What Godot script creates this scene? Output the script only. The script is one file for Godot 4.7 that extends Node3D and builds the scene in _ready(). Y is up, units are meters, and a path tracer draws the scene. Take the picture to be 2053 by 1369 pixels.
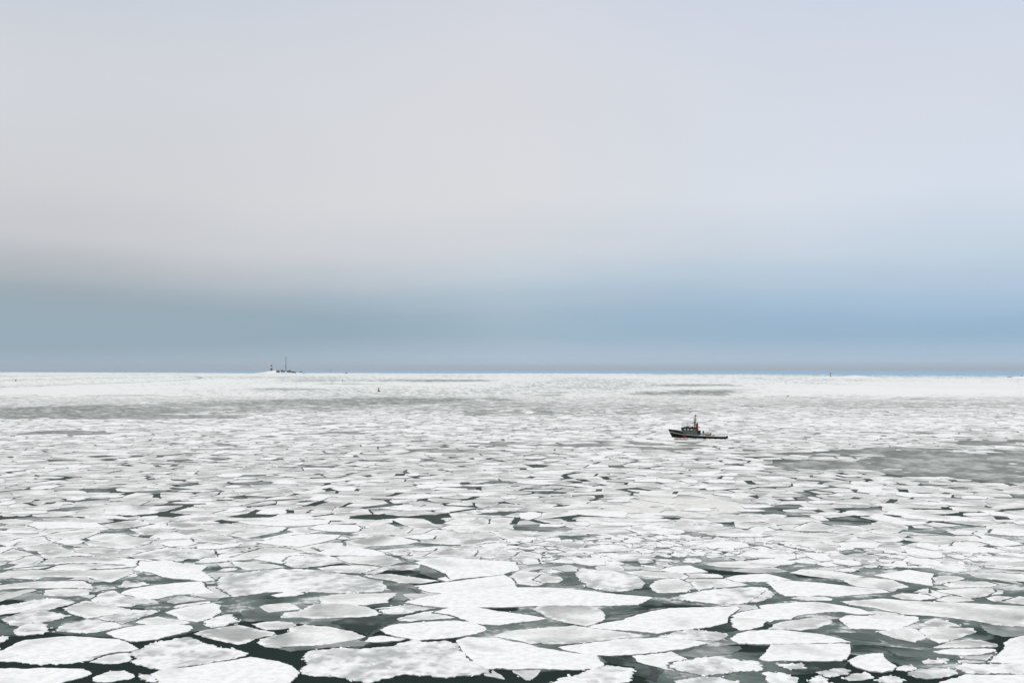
extends Node3D

# A frozen sea seen from the high deck of a ship: broken floes near by, a closed pack and snow-covered
# ice beyond, a small icebreaking tug, buoys and low snowy islets, under an even overcast sky.
# The eye is at (0, EYE, 0) and looks along -z; the sea follows the curve of the earth.

const EYE := 28.0
const EARTH := 6371000.0

var names := {}
var rng := RandomNumberGenerator.new()
var soft := FastNoiseLite.new()
var mid := FastNoiseLite.new()
var fine := FastNoiseLite.new()
var broad := FastNoiseLite.new()
var snow_mat: StandardMaterial3D
var thin_mat: StandardMaterial3D
var outlines: Array = []        # the outlines of all floes of the front rows, with their boxes
var crumbs: Array = []          # Transform3D of the loose pieces
var front: Array = []           # [mesh node, label] for the cracks
var floe_count := 0


class Mesher:
	var v := PackedVector3Array()
	var n := PackedVector3Array()
	var c := PackedColorArray()
	var i := PackedInt32Array()

	func point(p: Vector3, normal: Vector3, col: Color) -> int:
		v.append(p)
		n.append(normal)
		c.append(col)
		return v.size() - 1

	func tri(a: int, b: int, d: int) -> void:
		i.append(a)
		i.append(b)
		i.append(d)

	func face(pts: Array, col := Color.WHITE) -> void:
		# a flat polygon whose corners run clockwise seen from its front
		var nn: Vector3 = (pts[2] - pts[0]).cross(pts[1] - pts[0]).normalized()
		var first := v.size()
		for p in pts:
			point(p, nn, col)
		for k in range(1, pts.size() - 1):
			tri(first, first + k, first + k + 1)

	func box(at: Vector3, size: Vector3, turn := Basis(), col := Color.WHITE) -> void:
		var h := size * 0.5
		var q: Array = []
		for k in 8:
			q.append(at + turn * Vector3(h.x if k & 1 else -h.x, h.y if k & 2 else -h.y, h.z if k & 4 else -h.z))
		for f in [[0, 2, 3, 1], [5, 7, 6, 4], [4, 6, 2, 0], [1, 3, 7, 5], [2, 6, 7, 3], [4, 0, 1, 5]]:
			var pts := [q[f[0]], q[f[1]], q[f[2]], q[f[3]]]
			var nn: Vector3 = (pts[2] - pts[0]).cross(pts[1] - pts[0])
			if nn.dot((pts[0] + pts[2]) * 0.5 - at) < 0.0:
				pts.reverse()
			face(pts, col)

	func tube(a: Vector3, b: Vector3, ra: float, rb: float, sides := 10, col := Color.WHITE) -> void:
		var axis := (b - a).normalized()
		var side := axis.cross(Vector3.UP if absf(axis.y) < 0.9 else Vector3.RIGHT).normalized()
		var other := axis.cross(side)
		var first := v.size()
		for k in sides + 1:
			var t := TAU * k / sides
			var out := side * cos(t) + other * sin(t)
			point(a + out * ra, out, col)
			point(b + out * rb, out, col)
		for k in sides:
			var s := first + 2 * k
			tri(s, s + 1, s + 2)
			tri(s + 2, s + 1, s + 3)
		for e in 2:
			var middle := point(a if e == 0 else b, -axis if e == 0 else axis, col)
			var start := v.size()
			for k in sides:
				var t := TAU * k / sides
				point((a + (side * cos(t) + other * sin(t)) * ra) if e == 0 else (b + (side * cos(t) + other * sin(t)) * rb), -axis if e == 0 else axis, col)
			for k in sides:
				if e == 0:
					tri(middle, start + k, start + (k + 1) % sides)
				else:
					tri(middle, start + (k + 1) % sides, start + k)

	func ball(at: Vector3, radii: Vector3, low := -1.0, col := Color.WHITE) -> void:
		var rows := 8
		var cols := 14
		var first := v.size()
		for r in rows + 1:
			var y: float = lerpf(low, 1.0, float(r) / rows)
			var w := sqrt(maxf(0.0, 1.0 - y * y))
			for k in cols + 1:
				var t := TAU * k / cols
				var d := Vector3(cos(t) * w, y, sin(t) * w)
				point(at + d * radii, (d / radii).normalized(), col)
		for r in rows:
			for k in cols:
				var s := first + r * (cols + 1) + k
				tri(s, s + 1, s + cols + 1)
				tri(s + 1, s + cols + 2, s + cols + 1)

	func mesh() -> ArrayMesh:
		for k in range(0, i.size(), 3):
			# every triangle faces the way its normals point
			var p := i[k]
			var q := i[k + 1]
			var r := i[k + 2]
			if (v[r] - v[p]).cross(v[q] - v[p]).dot(n[p] + n[q] + n[r]) < 0.0:
				i[k + 1] = r
				i[k + 2] = q
		var a := []
		a.resize(Mesh.ARRAY_MAX)
		a[Mesh.ARRAY_VERTEX] = v
		a[Mesh.ARRAY_NORMAL] = n
		a[Mesh.ARRAY_COLOR] = c
		a[Mesh.ARRAY_INDEX] = i
		var m := ArrayMesh.new()
		m.add_surface_from_arrays(Mesh.PRIMITIVE_TRIANGLES, a)
		return m


func numbered(called: String) -> String:
	if not names.has(called):
		names[called] = 0
		return called
	names[called] += 1
	return "%s_%03d" % [called, names[called]]


func part(called: String, m: Mesher, material: Material, parent: Node3D, label := "") -> MeshInstance3D:
	var o := MeshInstance3D.new()
	o.name = called
	o.mesh = m.mesh()
	o.material_override = material
	parent.add_child(o, true)
	if label:
		o.set_meta("label", label)
	return o


func tag(o: Node3D, label: String, category: String, group := "") -> void:
	o.set_meta("label", label)
	o.set_meta("category", category)
	if group:
		o.set_meta("group", group)


func thing(called: String, label: String, category: String, at: Vector3, turn := 0.0, group := "") -> Node3D:
	var o := Node3D.new()
	o.name = numbered(called)
	o.position = at
	o.rotation.y = turn
	add_child(o)
	tag(o, label, category, group)
	return o


func single(called: String, mesh: Mesh, material: Material, at := Vector3.ZERO) -> MeshInstance3D:
	var o := MeshInstance3D.new()
	o.name = numbered(called)
	o.mesh = mesh
	o.material_override = material
	o.position = at
	add_child(o)
	return o


func paint(r: float, g: float, b: float, rough := 0.7, metal := 0.0, spec := 0.4) -> StandardMaterial3D:
	# a plain painted or weathered surface; r, g, b are real-world (linear) reflectances
	var m := StandardMaterial3D.new()
	m.albedo_color = Color(r, g, b).linear_to_srgb()
	m.roughness = rough
	m.metallic = metal
	m.metallic_specular = spec
	return m


func dip(x: float, z: float) -> float:
	return -(x * x + z * z) / (2.0 * EARTH)


func on_sea(x: float, z: float, up := 0.0) -> Vector3:
	return Vector3(x, dip(x, z) + up, z)


func smooth(a: float, b: float, t: float) -> float:
	return smoothstep(a, b, t)


# ------------------------------------------------------------------ sky

func sky_panorama() -> ImageTexture:
	# an overcast with a bluish band over the horizon; three columns (left, ahead, right), rows by elevation in degrees
	var el := [-0.2, 0.6, 1.6, 2.4, 3.5, 4.8, 6.2, 8.8, 14.0, 19.5]
	var left := [Color8(178, 189, 202), Color8(160, 177, 190), Color8(140, 161, 174), Color8(142, 162, 174), Color8(158, 172, 182), Color8(180, 186, 192), Color8(200, 202, 207), Color8(208, 210, 214), Color8(209, 212, 218), Color8(199, 206, 217)]
	var ahead := [Color8(188, 201, 217), Color8(177, 194, 211), Color8(162, 185, 201), Color8(165, 187, 203), Color8(177, 195, 209), Color8(197, 208, 218), Color8(211, 215, 221), Color8(219, 220, 224), Color8(217, 219, 225), Color8(211, 215, 225)]
	var right := [Color8(186, 200, 217), Color8(173, 192, 212), Color8(153, 181, 205), Color8(154, 182, 208), Color8(165, 191, 214), Color8(180, 200, 219), Color8(197, 211, 225), Color8(213, 222, 234), Color8(212, 219, 231), Color8(202, 212, 230)]
	var w := 1024
	var h := 1024
	var im := Image.create_empty(w, h, false, Image.FORMAT_RGBF)
	var cloud := FastNoiseLite.new()
	cloud.seed = 5
	cloud.frequency = 1.6
	cloud.fractal_octaves = 4
	for y in h:
		var e := 90.0 - 180.0 * (y + 0.5) / h
		if e < -3.0:
			im.fill_rect(Rect2i(0, y, w, 1), Color(0.42, 0.46, 0.5))
			continue
		for x in w:
			var az := TAU * (x + 0.5) / w
			var dir := Vector3(sin(az) * cos(deg_to_rad(e)), sin(deg_to_rad(e)), cos(az) * cos(deg_to_rad(e)))
			var veil := cloud.get_noise_3dv(dir * Vector3(1.0, 2.6, 1.0))
			var ee := clampf(e + veil * 1.0 * smooth(0.8, 3.0, e), el[0], el[9])
			var k := 0
			while k < 8 and el[k + 1] < ee:
				k += 1
			var t: float = (ee - el[k]) / (el[k + 1] - el[k])
			t = t * t * (3.0 - 2.0 * t) * 0.5 + t * 0.5
			var s := clampf(sin(az) / sin(deg_to_rad(25.0)), -1.0, 1.0)
			s = s * (1.5 - 0.5 * s * s)
			var mid_c: Color = ahead[k].srgb_to_linear().lerp(ahead[k + 1].srgb_to_linear(), t)
			var rows: Array = left if s < 0.0 else right
			var side: Color = rows[k].srgb_to_linear().lerp(rows[k + 1].srgb_to_linear(), t)
			var c: Color = mid_c.lerp(side, absf(s))
			c = c.lerp(Color(0.66, 0.66, 0.65), 0.8 * smooth(19.0, 40.0, e)) * (1.0 + veil * 0.035 + 0.5 * smooth(19.0, 80.0, e))
			im.set_pixel(x, y, c)
	return ImageTexture.create_from_image(im)


# ------------------------------------------------------------------ floes

func roughen(poly: PackedVector2Array, step: float, amount: float, salt: float) -> PackedVector2Array:
	var out := PackedVector2Array()
	var middle := Vector2.ZERO
	for p in poly:
		middle += p / poly.size()
	for k in poly.size():
		var a := poly[k]
		var b := poly[(k + 1) % poly.size()]
		var count := maxi(1, int(ceil(a.distance_to(b) / step)))
		var across := (b - a).orthogonal().normalized()
		for s in count:
			var t := float(s) / count
			var p := a.lerp(b, t)
			var push := mid.get_noise_3d(p.x * 0.8, p.y * 0.8, salt) * amount * 1.1 + fine.get_noise_3d(p.x * 1.6, p.y * 1.6, salt) * amount * 1.3
			out.append(p + across * push)
	if area(out) < 0.0:
		out.reverse()
	return out


func area(p: PackedVector2Array) -> float:
	var s := 0.0
	for k in p.size():
		s += p[k].cross(p[(k + 1) % p.size()])
	return s * 0.5


var drift_from := Vector2.ZERO     # the floe in work: its middle, and the way its snow thins out
var drift_along := Vector2.ZERO


func set_drift(poly: PackedVector2Array) -> void:
	var middle := Vector2.ZERO
	for p in poly:
		middle += p / poly.size()
	var reach := 0.5
	for p in poly:
		reach = maxf(reach, p.distance_to(middle))
	drift_from = middle
	drift_along = Vector2.from_angle(rng.randf() * TAU) / reach * rng.randf_range(0.1, 0.65)


func ice_color(kind: String, p: Vector2, edge: int, salt: float) -> Color:
	var turn := salt * 0.7
	var pr := p.rotated(turn)
	var s := soft.get_noise_3d(pr.x * 1.35, pr.y * 0.6, salt * 3.7)
	var f := fine.get_noise_3d(p.x, p.y, salt)
	var m := mid.get_noise_3d(p.x, p.y, salt)
	var snow := Color(0.885, 0.887, 0.885)
	match kind:
		"W":
			var g := s + 0.12 * m + 0.45 * (p - drift_from).dot(drift_along)
			return snow.lerp(Color(0.66, 0.665, 0.66), 0.8 * smooth(0.18, 0.75, g) * (1.0 if edge > 1 else 0.2)) * (1.0 + 0.04 * f)
		"G":
			var g := s * 1.0 + 0.09 * m + 0.05 * f + 0.75 * (p - drift_from).dot(drift_along)
			var c := Color(0.40, 0.412, 0.40).lerp(Color(0.635, 0.638, 0.622), smooth(-0.66, -0.08, g)).lerp(Color(0.86, 0.857, 0.845), smooth(-0.06, 0.5, g))
			if edge <= 1:
				c = c.lerp(snow, 0.9 * smooth(-0.35, 0.2, m + 0.6 * f))
			return c
		"S":
			return Color(0.76, 0.755, 0.73) * (1.0 + 0.07 * soft.get_noise_2d(p.x, p.y) + 0.05 * m + 0.04 * f)
		"R":
			var streak := soft.get_noise_3d(p.x * 3.0 + p.y, p.y * 0.9, salt)
			var t := smooth(-0.55, 0.22, f * 0.55 + m * 0.6 + s * 0.6 + streak * 0.4)
			return Color(0.46, 0.472, 0.466).lerp(snow, t)
		"N":
			var t := smooth(-0.5, 0.6, s + 0.35 * m + 0.15 * f)
			return Color(0.105, 0.126, 0.121).lerp(Color(0.32, 0.338, 0.332), t).lerp(Color(0.55, 0.56, 0.56), 0.6 * smooth(0.3, 0.7, m + 0.4 * s))
		_:
			var t := smooth(-0.5, 0.6, s + 0.4 * m + 0.2 * f)
			return Color(0.032, 0.050, 0.044).lerp(Color(0.150, 0.180, 0.170), t).lerp(Color(0.30, 0.31, 0.31), 0.5 * smooth(0.42, 0.75, m))


func freeboard(kind: String) -> float:
	return {"W": 0.22, "G": 0.12, "R": 0.15, "N": 0.05, "D": 0.045, "S": 0.11}[kind]


func floe_mesh(outline: PackedVector2Array, kind: String, step: float, origin: Vector2, salt: float, lift: float) -> ArrayMesh:
	var pts := PackedVector2Array(outline)
	var edge := PackedInt32Array()
	edge.resize(pts.size())
	edge.fill(0)
	var thin := kind == "N" or kind == "D"
	for ring in Geometry2D.offset_polygon(outline, -0.3):
		var last := Vector2(1e9, 1e9)
		for p in ring:
			if p.distance_to(last) > step * 0.6:
				pts.append(p)
				edge.append(1)
				last = p
	var inner := Geometry2D.offset_polygon(outline, -0.3 - step * 0.55)
	var deep := Geometry2D.offset_polygon(outline, -1.3)
	for ring in inner:
		var lo := Vector2(1e9, 1e9)
		var hi := -lo
		for p in ring:
			lo = lo.min(p)
			hi = hi.max(p)
		var z := lo.y
		while z < hi.y:
			var x := lo.x
			while x < hi.x:
				var p := Vector2(x + rng.randf_range(-0.35, 0.35) * step, z + rng.randf_range(-0.5, 0.5) * step)
				if Geometry2D.is_point_in_polygon(p, ring):
					pts.append(p)
					var far_in := 2
					for d in deep:
						if Geometry2D.is_point_in_polygon(p, d):
							far_in = 3
							break
					edge.append(far_in)
				x += step
			z += step * 1.5
	var ids := Geometry2D.triangulate_delaunay(pts)
	var b := Mesher.new()
	var top := freeboard(kind)
	var tilt := Vector2(rng.randf_range(-1, 1), rng.randf_range(-1, 1)) * (0.0 if thin else 0.004)
	for k in pts.size():
		var p := pts[k]
		var f := fine.get_noise_3d(p.x, p.y, salt + 9.0)
		var h := top
		if thin:
			h = top + 0.01 * f
		elif edge[k] == 0:
			h = top * (0.55 + 0.3 * f)
		elif edge[k] == 1:
			h = top + {"W": 0.02, "G": 0.04, "R": 0.10}[kind] * maxf(0.0, f + 0.25) * 1.6
		else:
			h = top + {"W": 0.03, "G": 0.02, "R": 0.09}[kind] * (f * 0.7 + 0.5 * mid.get_noise_3d(p.x, p.y, salt))
		var q := p - origin
		b.point(Vector3(q.x, h + lift + q.dot(tilt), q.y), Vector3.ZERO, ice_color(kind, p, edge[k], salt))
	var k := 0
	while k < ids.size():
		var a := ids[k]
		var c := ids[k + 1]
		var d := ids[k + 2]
		k += 3
		if not Geometry2D.is_point_in_polygon((pts[a] + pts[c] + pts[d]) / 3.0, outline):
			continue
		if (pts[c] - pts[a]).cross(pts[d] - pts[a]) < 0.0:
			var swap := c
			c = d
			d = swap
		b.tri(a, c, d)
		var nn := (b.v[d] - b.v[a]).cross(b.v[c] - b.v[a])
		b.n[a] += nn
		b.n[c] += nn
		b.n[d] += nn
	for j in pts.size():
		b.n[j] = b.n[j].normalized() if b.n[j].length() > 1e-9 else Vector3.UP
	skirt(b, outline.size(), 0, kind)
	return b.mesh()


func skirt(b: Mesher, count: int, first: int, kind: String) -> void:
	# the broken side of the floe, down to just under the water
	var foot_tone := Color(0.11, 0.125, 0.125) if kind != "D" else Color(0.04, 0.05, 0.05)  # side colour grows darker from the top edge to this foot tone
	for k in count:
		var a := b.v[first + k]
		var d := b.v[first + (k + 1) % count]
		var out := Vector3(d.z - a.z, 0, a.x - d.x).normalized()
		var ca := b.c[first + k].lerp(foot_tone, 0.45)
		var low := -0.12 - a.y * 0.0
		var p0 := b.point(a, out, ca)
		var p1 := b.point(Vector3(a.x, low, a.z), out, foot_tone)
		var p2 := b.point(Vector3(d.x, low, d.z), out, foot_tone)
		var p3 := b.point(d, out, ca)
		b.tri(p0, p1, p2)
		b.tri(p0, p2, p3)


func floe(kind: String, label: String, flat: String) -> void:
	var numbers := flat.split_floats(" ", false)
	var poly := PackedVector2Array()
	for k in numbers.size() / 2:
		poly.append(Vector2(numbers[2 * k], numbers[2 * k + 1]))
	make_floe(kind, label, "", poly, true)


func make_floe(kind: String, label: String, group: String, poly: PackedVector2Array, traced: bool) -> void:
	floe_count += 1
	var middle := Vector2.ZERO
	for p in poly:
		middle += p / poly.size()
	var d := middle.length()
	var salt := floe_count * 7.31
	var thin := kind == "N" or kind == "D"
	set_drift(poly)
	var rough: PackedVector2Array = roughen(poly, 0.0030 * d, 0.2 if thin else (0.15 if kind == "W" else (0.2 if kind == "G" else 0.32)), salt)
	var lift := (floe_count % 7) * 0.004
	var o := single("thin_ice_sheet" if thin else "ice_floe", floe_mesh(rough, kind, clampf(d * 0.0043, 0.42, 1.2), middle, salt, lift), thin_mat if thin else snow_mat, on_sea(middle.x, middle.y))
	tag(o, label, "thin ice" if thin else "ice floe", group)
	if thin:
		front.append([o, label, middle])
	if traced:
		var box := Rect2(rough[0], Vector2.ZERO)
		for p in rough:
			box = box.expand(p)
		var grown := Geometry2D.offset_polygon(rough, 0.3 if not thin else 0.05)
		outlines.append([box.grow(0.5), grown[0] if grown.size() else rough, kind])
	scatter_crumbs(rough, kind, d)


func scatter_crumbs(rough: PackedVector2Array, kind: String, d: float) -> void:
	# loose lumps along broken edges, and all over rubble floes
	if kind == "N" or kind == "D":
		return
	var share: float = {"W": 0.03, "G": 0.08, "R": 0.22}[kind]
	var top := freeboard(kind)
	for k in rough.size():
		var a := rough[k]
		var b := rough[(k + 1) % rough.size()]
		if mid.get_noise_2d(a.x * 0.5, a.y * 0.5) < -0.05 and kind != "R":
			continue
		var count := int(a.distance_to(b) * share * 3.0 + rng.randf())
		var inward := -Vector2(b.y - a.y, a.x - b.x).normalized()
		for j in count:
			var p := a.lerp(b, rng.randf()) + inward * rng.randf_range(-0.35, 0.5)
			crumb(p, top if rng.randf() < 0.7 else 0.03, rng.randf_range(0.05, 0.17))
	if kind == "R":
		var box := Rect2(rough[0], Vector2.ZERO)
		for p in rough:
			box = box.expand(p)
		for j in int(box.get_area() * 0.16):
			var p := box.position + Vector2(rng.randf(), rng.randf()) * box.size
			if mid.get_noise_2d(p.x * 0.6, p.y * 0.6) > -0.12 and Geometry2D.is_point_in_polygon(p, rough):
				crumb(p, top, rng.randf_range(0.06, 0.2))


func crumb(p: Vector2, up: float, size: float) -> void:
	var turn := Basis.from_euler(Vector3(rng.randf_range(-0.5, 0.5), rng.randf() * TAU, rng.randf_range(-0.5, 0.5)))
	crumbs.append(Transform3D(turn * Basis.from_scale(Vector3(size * rng.randf_range(0.8, 1.7), size * rng.randf_range(0.25, 0.55), size)), on_sea(p.x, p.y, up)))


func lump_mesh() -> ArrayMesh:
	var b := Mesher.new()
	var ring := 7
	var r := RandomNumberGenerator.new()
	r.seed = 77
	var rows: Array = []
	for level in 3:
		var row: Array = []
		for k in ring:
			var t := TAU * (k + r.randf_range(-0.25, 0.25)) / ring
			var w: float = [0.95, 1.0, 0.6][level] * r.randf_range(0.8, 1.15)
			row.append(Vector3(cos(t) * w, [-0.6, 0.35, 0.9][level] + r.randf_range(-0.12, 0.12), sin(t) * w))
		rows.append(row)
	for level in 2:
		for k in ring:
			var q := [rows[level][k], rows[level + 1][k], rows[level + 1][(k + 1) % ring], rows[level][(k + 1) % ring]]
			if (q[2] - q[0]).cross(q[1] - q[0]).dot(q[0] + q[2]) < 0.0:
				q.reverse()
			b.face(q, Color(0.88, 0.88, 0.88))
	var cap: Array = rows[2].duplicate()
	if (cap[2] - cap[0]).cross(cap[1] - cap[0]).y < 0.0:
		cap.reverse()
	b.face(cap, Color(0.86, 0.87, 0.88))
	return b.mesh()


# ------------------------------------------------------------------ the close pack: cells between scattered seeds

func voronoi(x_of: float, z0: float, z1: float, s: float, gaps: float, salt: int) -> Array:
	var seeds := {}
	var i0 := int(floor(-x_of * z1 / s)) - 4
	var j0 := int(floor(z0 / s)) - 4
	var j1 := int(ceil(z1 / s)) + 4
	for j in range(j0, j1):
		var reach := int(ceil(x_of * (j + 4) * s / s)) + 4
		for i in range(-reach, reach):
			var key := Vector2i(i, j)
			var hsh := hash(Vector3i(i, j, salt))
			if (hsh & 1023) < int(gaps * 1024.0):
				continue
			seeds[key] = Vector2((i + 0.5 + ((hsh >> 10 & 1023) / 1023.0 - 0.5) * 0.95) * s, -(j + 0.5 + ((hsh >> 20 & 1023) / 1023.0 - 0.5) * 0.95) * s)
	var out: Array = []
	for key in seeds:
		var at: Vector2 = seeds[key]
		var d := -at.y
		if d < z0 or d > z1 or absf(at.x) > x_of * d:
			continue
		var poly := PackedVector2Array([at + Vector2(-2, -2) * s, at + Vector2(2, -2) * s, at + Vector2(2, 2) * s, at + Vector2(-2, 2) * s])
		for ring in [1, 2, 3]:
			var reach := 0.0
			for p in poly:
				reach = maxf(reach, p.distance_squared_to(at))
			if ring > 1 and reach < pow((ring - 1) * 0.5 * s, 2.0):
				break
			for dj in range(-ring, ring + 1):
				for di in range(-ring, ring + 1):
					if maxi(absi(di), absi(dj)) != ring:
						continue
					var other = seeds.get(key + Vector2i(di, dj))
					if other == null:
						continue
					# neighbours touch along most edges and gape along a few
					var way: Vector2 = other - at
					var pair := (hash(Vector3i(2 * key.x + di, 2 * key.y + dj, salt + 5)) & 4095) / 4095.0
					poly = clip(poly, (at + other) * 0.5 - way.normalized() * (0.30 * s * pow(pair, 5.0) - 0.03), way)
		if poly.size() >= 3:
			out.append([at, poly])
	return out


func clip(poly: PackedVector2Array, on: Vector2, normal: Vector2) -> PackedVector2Array:
	var out := PackedVector2Array()
	var count := poly.size()
	if count == 0:
		return poly
	var prev := poly[count - 1]
	var dp := (prev - on).dot(normal)
	for p in poly:
		var d := (p - on).dot(normal)
		if (d < 0.0) != (dp < 0.0):
			out.append(prev.lerp(p, dp / (dp - d)))
		if d < 0.0:
			out.append(p)
		prev = p
		dp = d
	return out


func chipped(at: Vector2, poly: PackedVector2Array, gap: float, cut: float) -> PackedVector2Array:
	# the cell drawn in by half the gap, some of its corners broken off
	var out := PackedVector2Array()
	var count := poly.size()
	for k in count:
		var p := poly[k]
		var a := poly[(k + count - 1) % count]
		var b := poly[(k + 1) % count]
		var r := (p - at).length()
		var q := at + (p - at) * maxf(0.3, 1.0 - gap / maxf(r, 0.1))
		if rng.randf() < 0.55:
			var c := rng.randf_range(0.25, 1.0) * cut
			out.append(q + (a - p).normalized() * minf(c, p.distance_to(a) * 0.35))
			out.append(q + (b - p).normalized() * minf(c * rng.randf_range(0.3, 1.4), p.distance_to(b) * 0.35))
		else:
			out.append(q)
	return out


var raised := 0.0


func small_floe(b: Mesher, poly: PackedVector2Array, kind: String, salt: float, step: float) -> void:
	# one floe of the mass of far ones
	set_drift(poly)
	var line := roughen(poly, step, 0.2, salt)
	var middle := Vector2.ZERO
	for p in line:
		middle += p / line.size()
	var first := b.v.size()
	var top := freeboard(kind) + rng.randf_range(-0.02, 0.06) + raised
	var count := line.size()
	var tilt := Vector2(rng.randf_range(-1, 1), rng.randf_range(-1, 1)) * (0.012 if kind != "N" else 0.0)
	for p in line:
		b.point(on_sea(p.x, p.y, top * 0.7 + tilt.dot(p - middle)), Vector3.UP, ice_color(kind, p, 1, salt))
	for level in [0.82, 0.45]:
		for p in line:
			var q: Vector2 = middle.lerp(p, level)
			var h := top + (0.04 * fine.get_noise_2d(q.x, q.y) if kind != "N" else 0.0)
			b.point(on_sea(q.x, q.y, h + tilt.dot(q - middle)), Vector3.UP, ice_color(kind, q, 1 if level > 0.8 and kind != "G" else 3, salt))
	var core := b.point(on_sea(middle.x, middle.y, top), Vector3.UP, ice_color(kind, middle, 3, salt))
	for level in 2:
		for k in count:
			var s := first + level * count
			var a := s + k
			var c := s + (k + 1) % count
			b.tri(a, c, a + count)
			b.tri(c, c + count, a + count)
	for k in count:
		b.tri(first + 2 * count + k, first + 2 * count + (k + 1) % count, core)
	var foot_tone := Color(0.13, 0.145, 0.145)  # foot of the side, darker than its upper edge
	for k in count:
		var a := b.v[first + k]
		var d := b.v[first + (k + 1) % count]
		var out := Vector3(d.z - a.z, 0, a.x - d.x).normalized()
		var low := dip(a.x, a.z) - 0.1
		var ca := b.c[first + k].lerp(foot_tone, 0.45)
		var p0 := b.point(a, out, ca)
		var p1 := b.point(Vector3(a.x, low, a.z), out, foot_tone)
		var p2 := b.point(Vector3(d.x, low, d.z), out, foot_tone)
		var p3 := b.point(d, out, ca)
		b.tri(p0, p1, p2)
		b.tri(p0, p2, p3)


# the long patches of bare grey ice: bearing, sight angle below the level, their half widths, strength
var patches: Array = []


func patch(bearing: float, below: float, half_wide: float, half_high: float, strength: float, slope := 0.0) -> void:
	patches.append([bearing, below, half_wide, half_high, strength, slope])


# broad fields of fresh snow on the ice, and one of smooth frozen slush; the same measures
var fields: Array = []


func field(bearing: float, below: float, half_wide: float, half_high: float, strength: float) -> void:
	fields.append([bearing, below, half_wide, half_high, strength])


func snowed(x: float, z: float, only := -1) -> float:
	var u := x / -z
	var w := EYE / -z
	var warp := mid.get_noise_2d(x * 0.06, z * 0.03) * 0.8 + soft.get_noise_2d(x * 0.07, z * 0.03) * 0.6
	var most := 0.0
	for k in fields.size():
		if only >= 0 and k != only or only < 0 and k == 0:
			continue
		var p: Array = fields[k]
		most = maxf(most, p[4] * smooth(1.3, 0.45, Vector2((u - p[0]) / p[2], (w - p[1]) / p[3]).length() + 0.5 * warp))
	return most


func bare(x: float, z: float) -> float:
	# 0 where snow lies on the ice, towards 1 where the ice is bare and grey
	var d := sqrt(x * x + z * z)
	var bearing := x / -z
	var below := EYE / -z
	var warp := mid.get_noise_2d(x * 0.05, z * 0.02) * 0.8 + soft.get_noise_2d(x * 0.06, z * 0.02) * 0.6 + fine.get_noise_2d(x * 0.05, z * 0.02) * 0.5
	var sum := 0.0
	for p in patches:
		var u: float = (bearing - p[0]) / p[2]
		if absf(u) > 1.5:
			continue
		var w: float = (below - p[1] - p[5] * (bearing - p[0])) / p[3]
		if absf(w) > 1.6:
			continue
		sum = maxf(sum, p[4] * smooth(1.15, 0.65, sqrt(u * u + w * w) + warp * 0.45))
	return sum


func rubble_belt(x: float, z: float) -> float:
	var u := x / -z
	var w := EYE / -z
	var a := Vector2((u - 0.1102) / 0.1363, (w - 0.16577) / 0.01363).length()
	var b := Vector2((u - 0.3499) / 0.1454, (w - 0.17298) / 0.00909).length()
	return minf(a, b) + 0.35 * soft.get_noise_2d(x * 0.5, z * 0.5)


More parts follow.
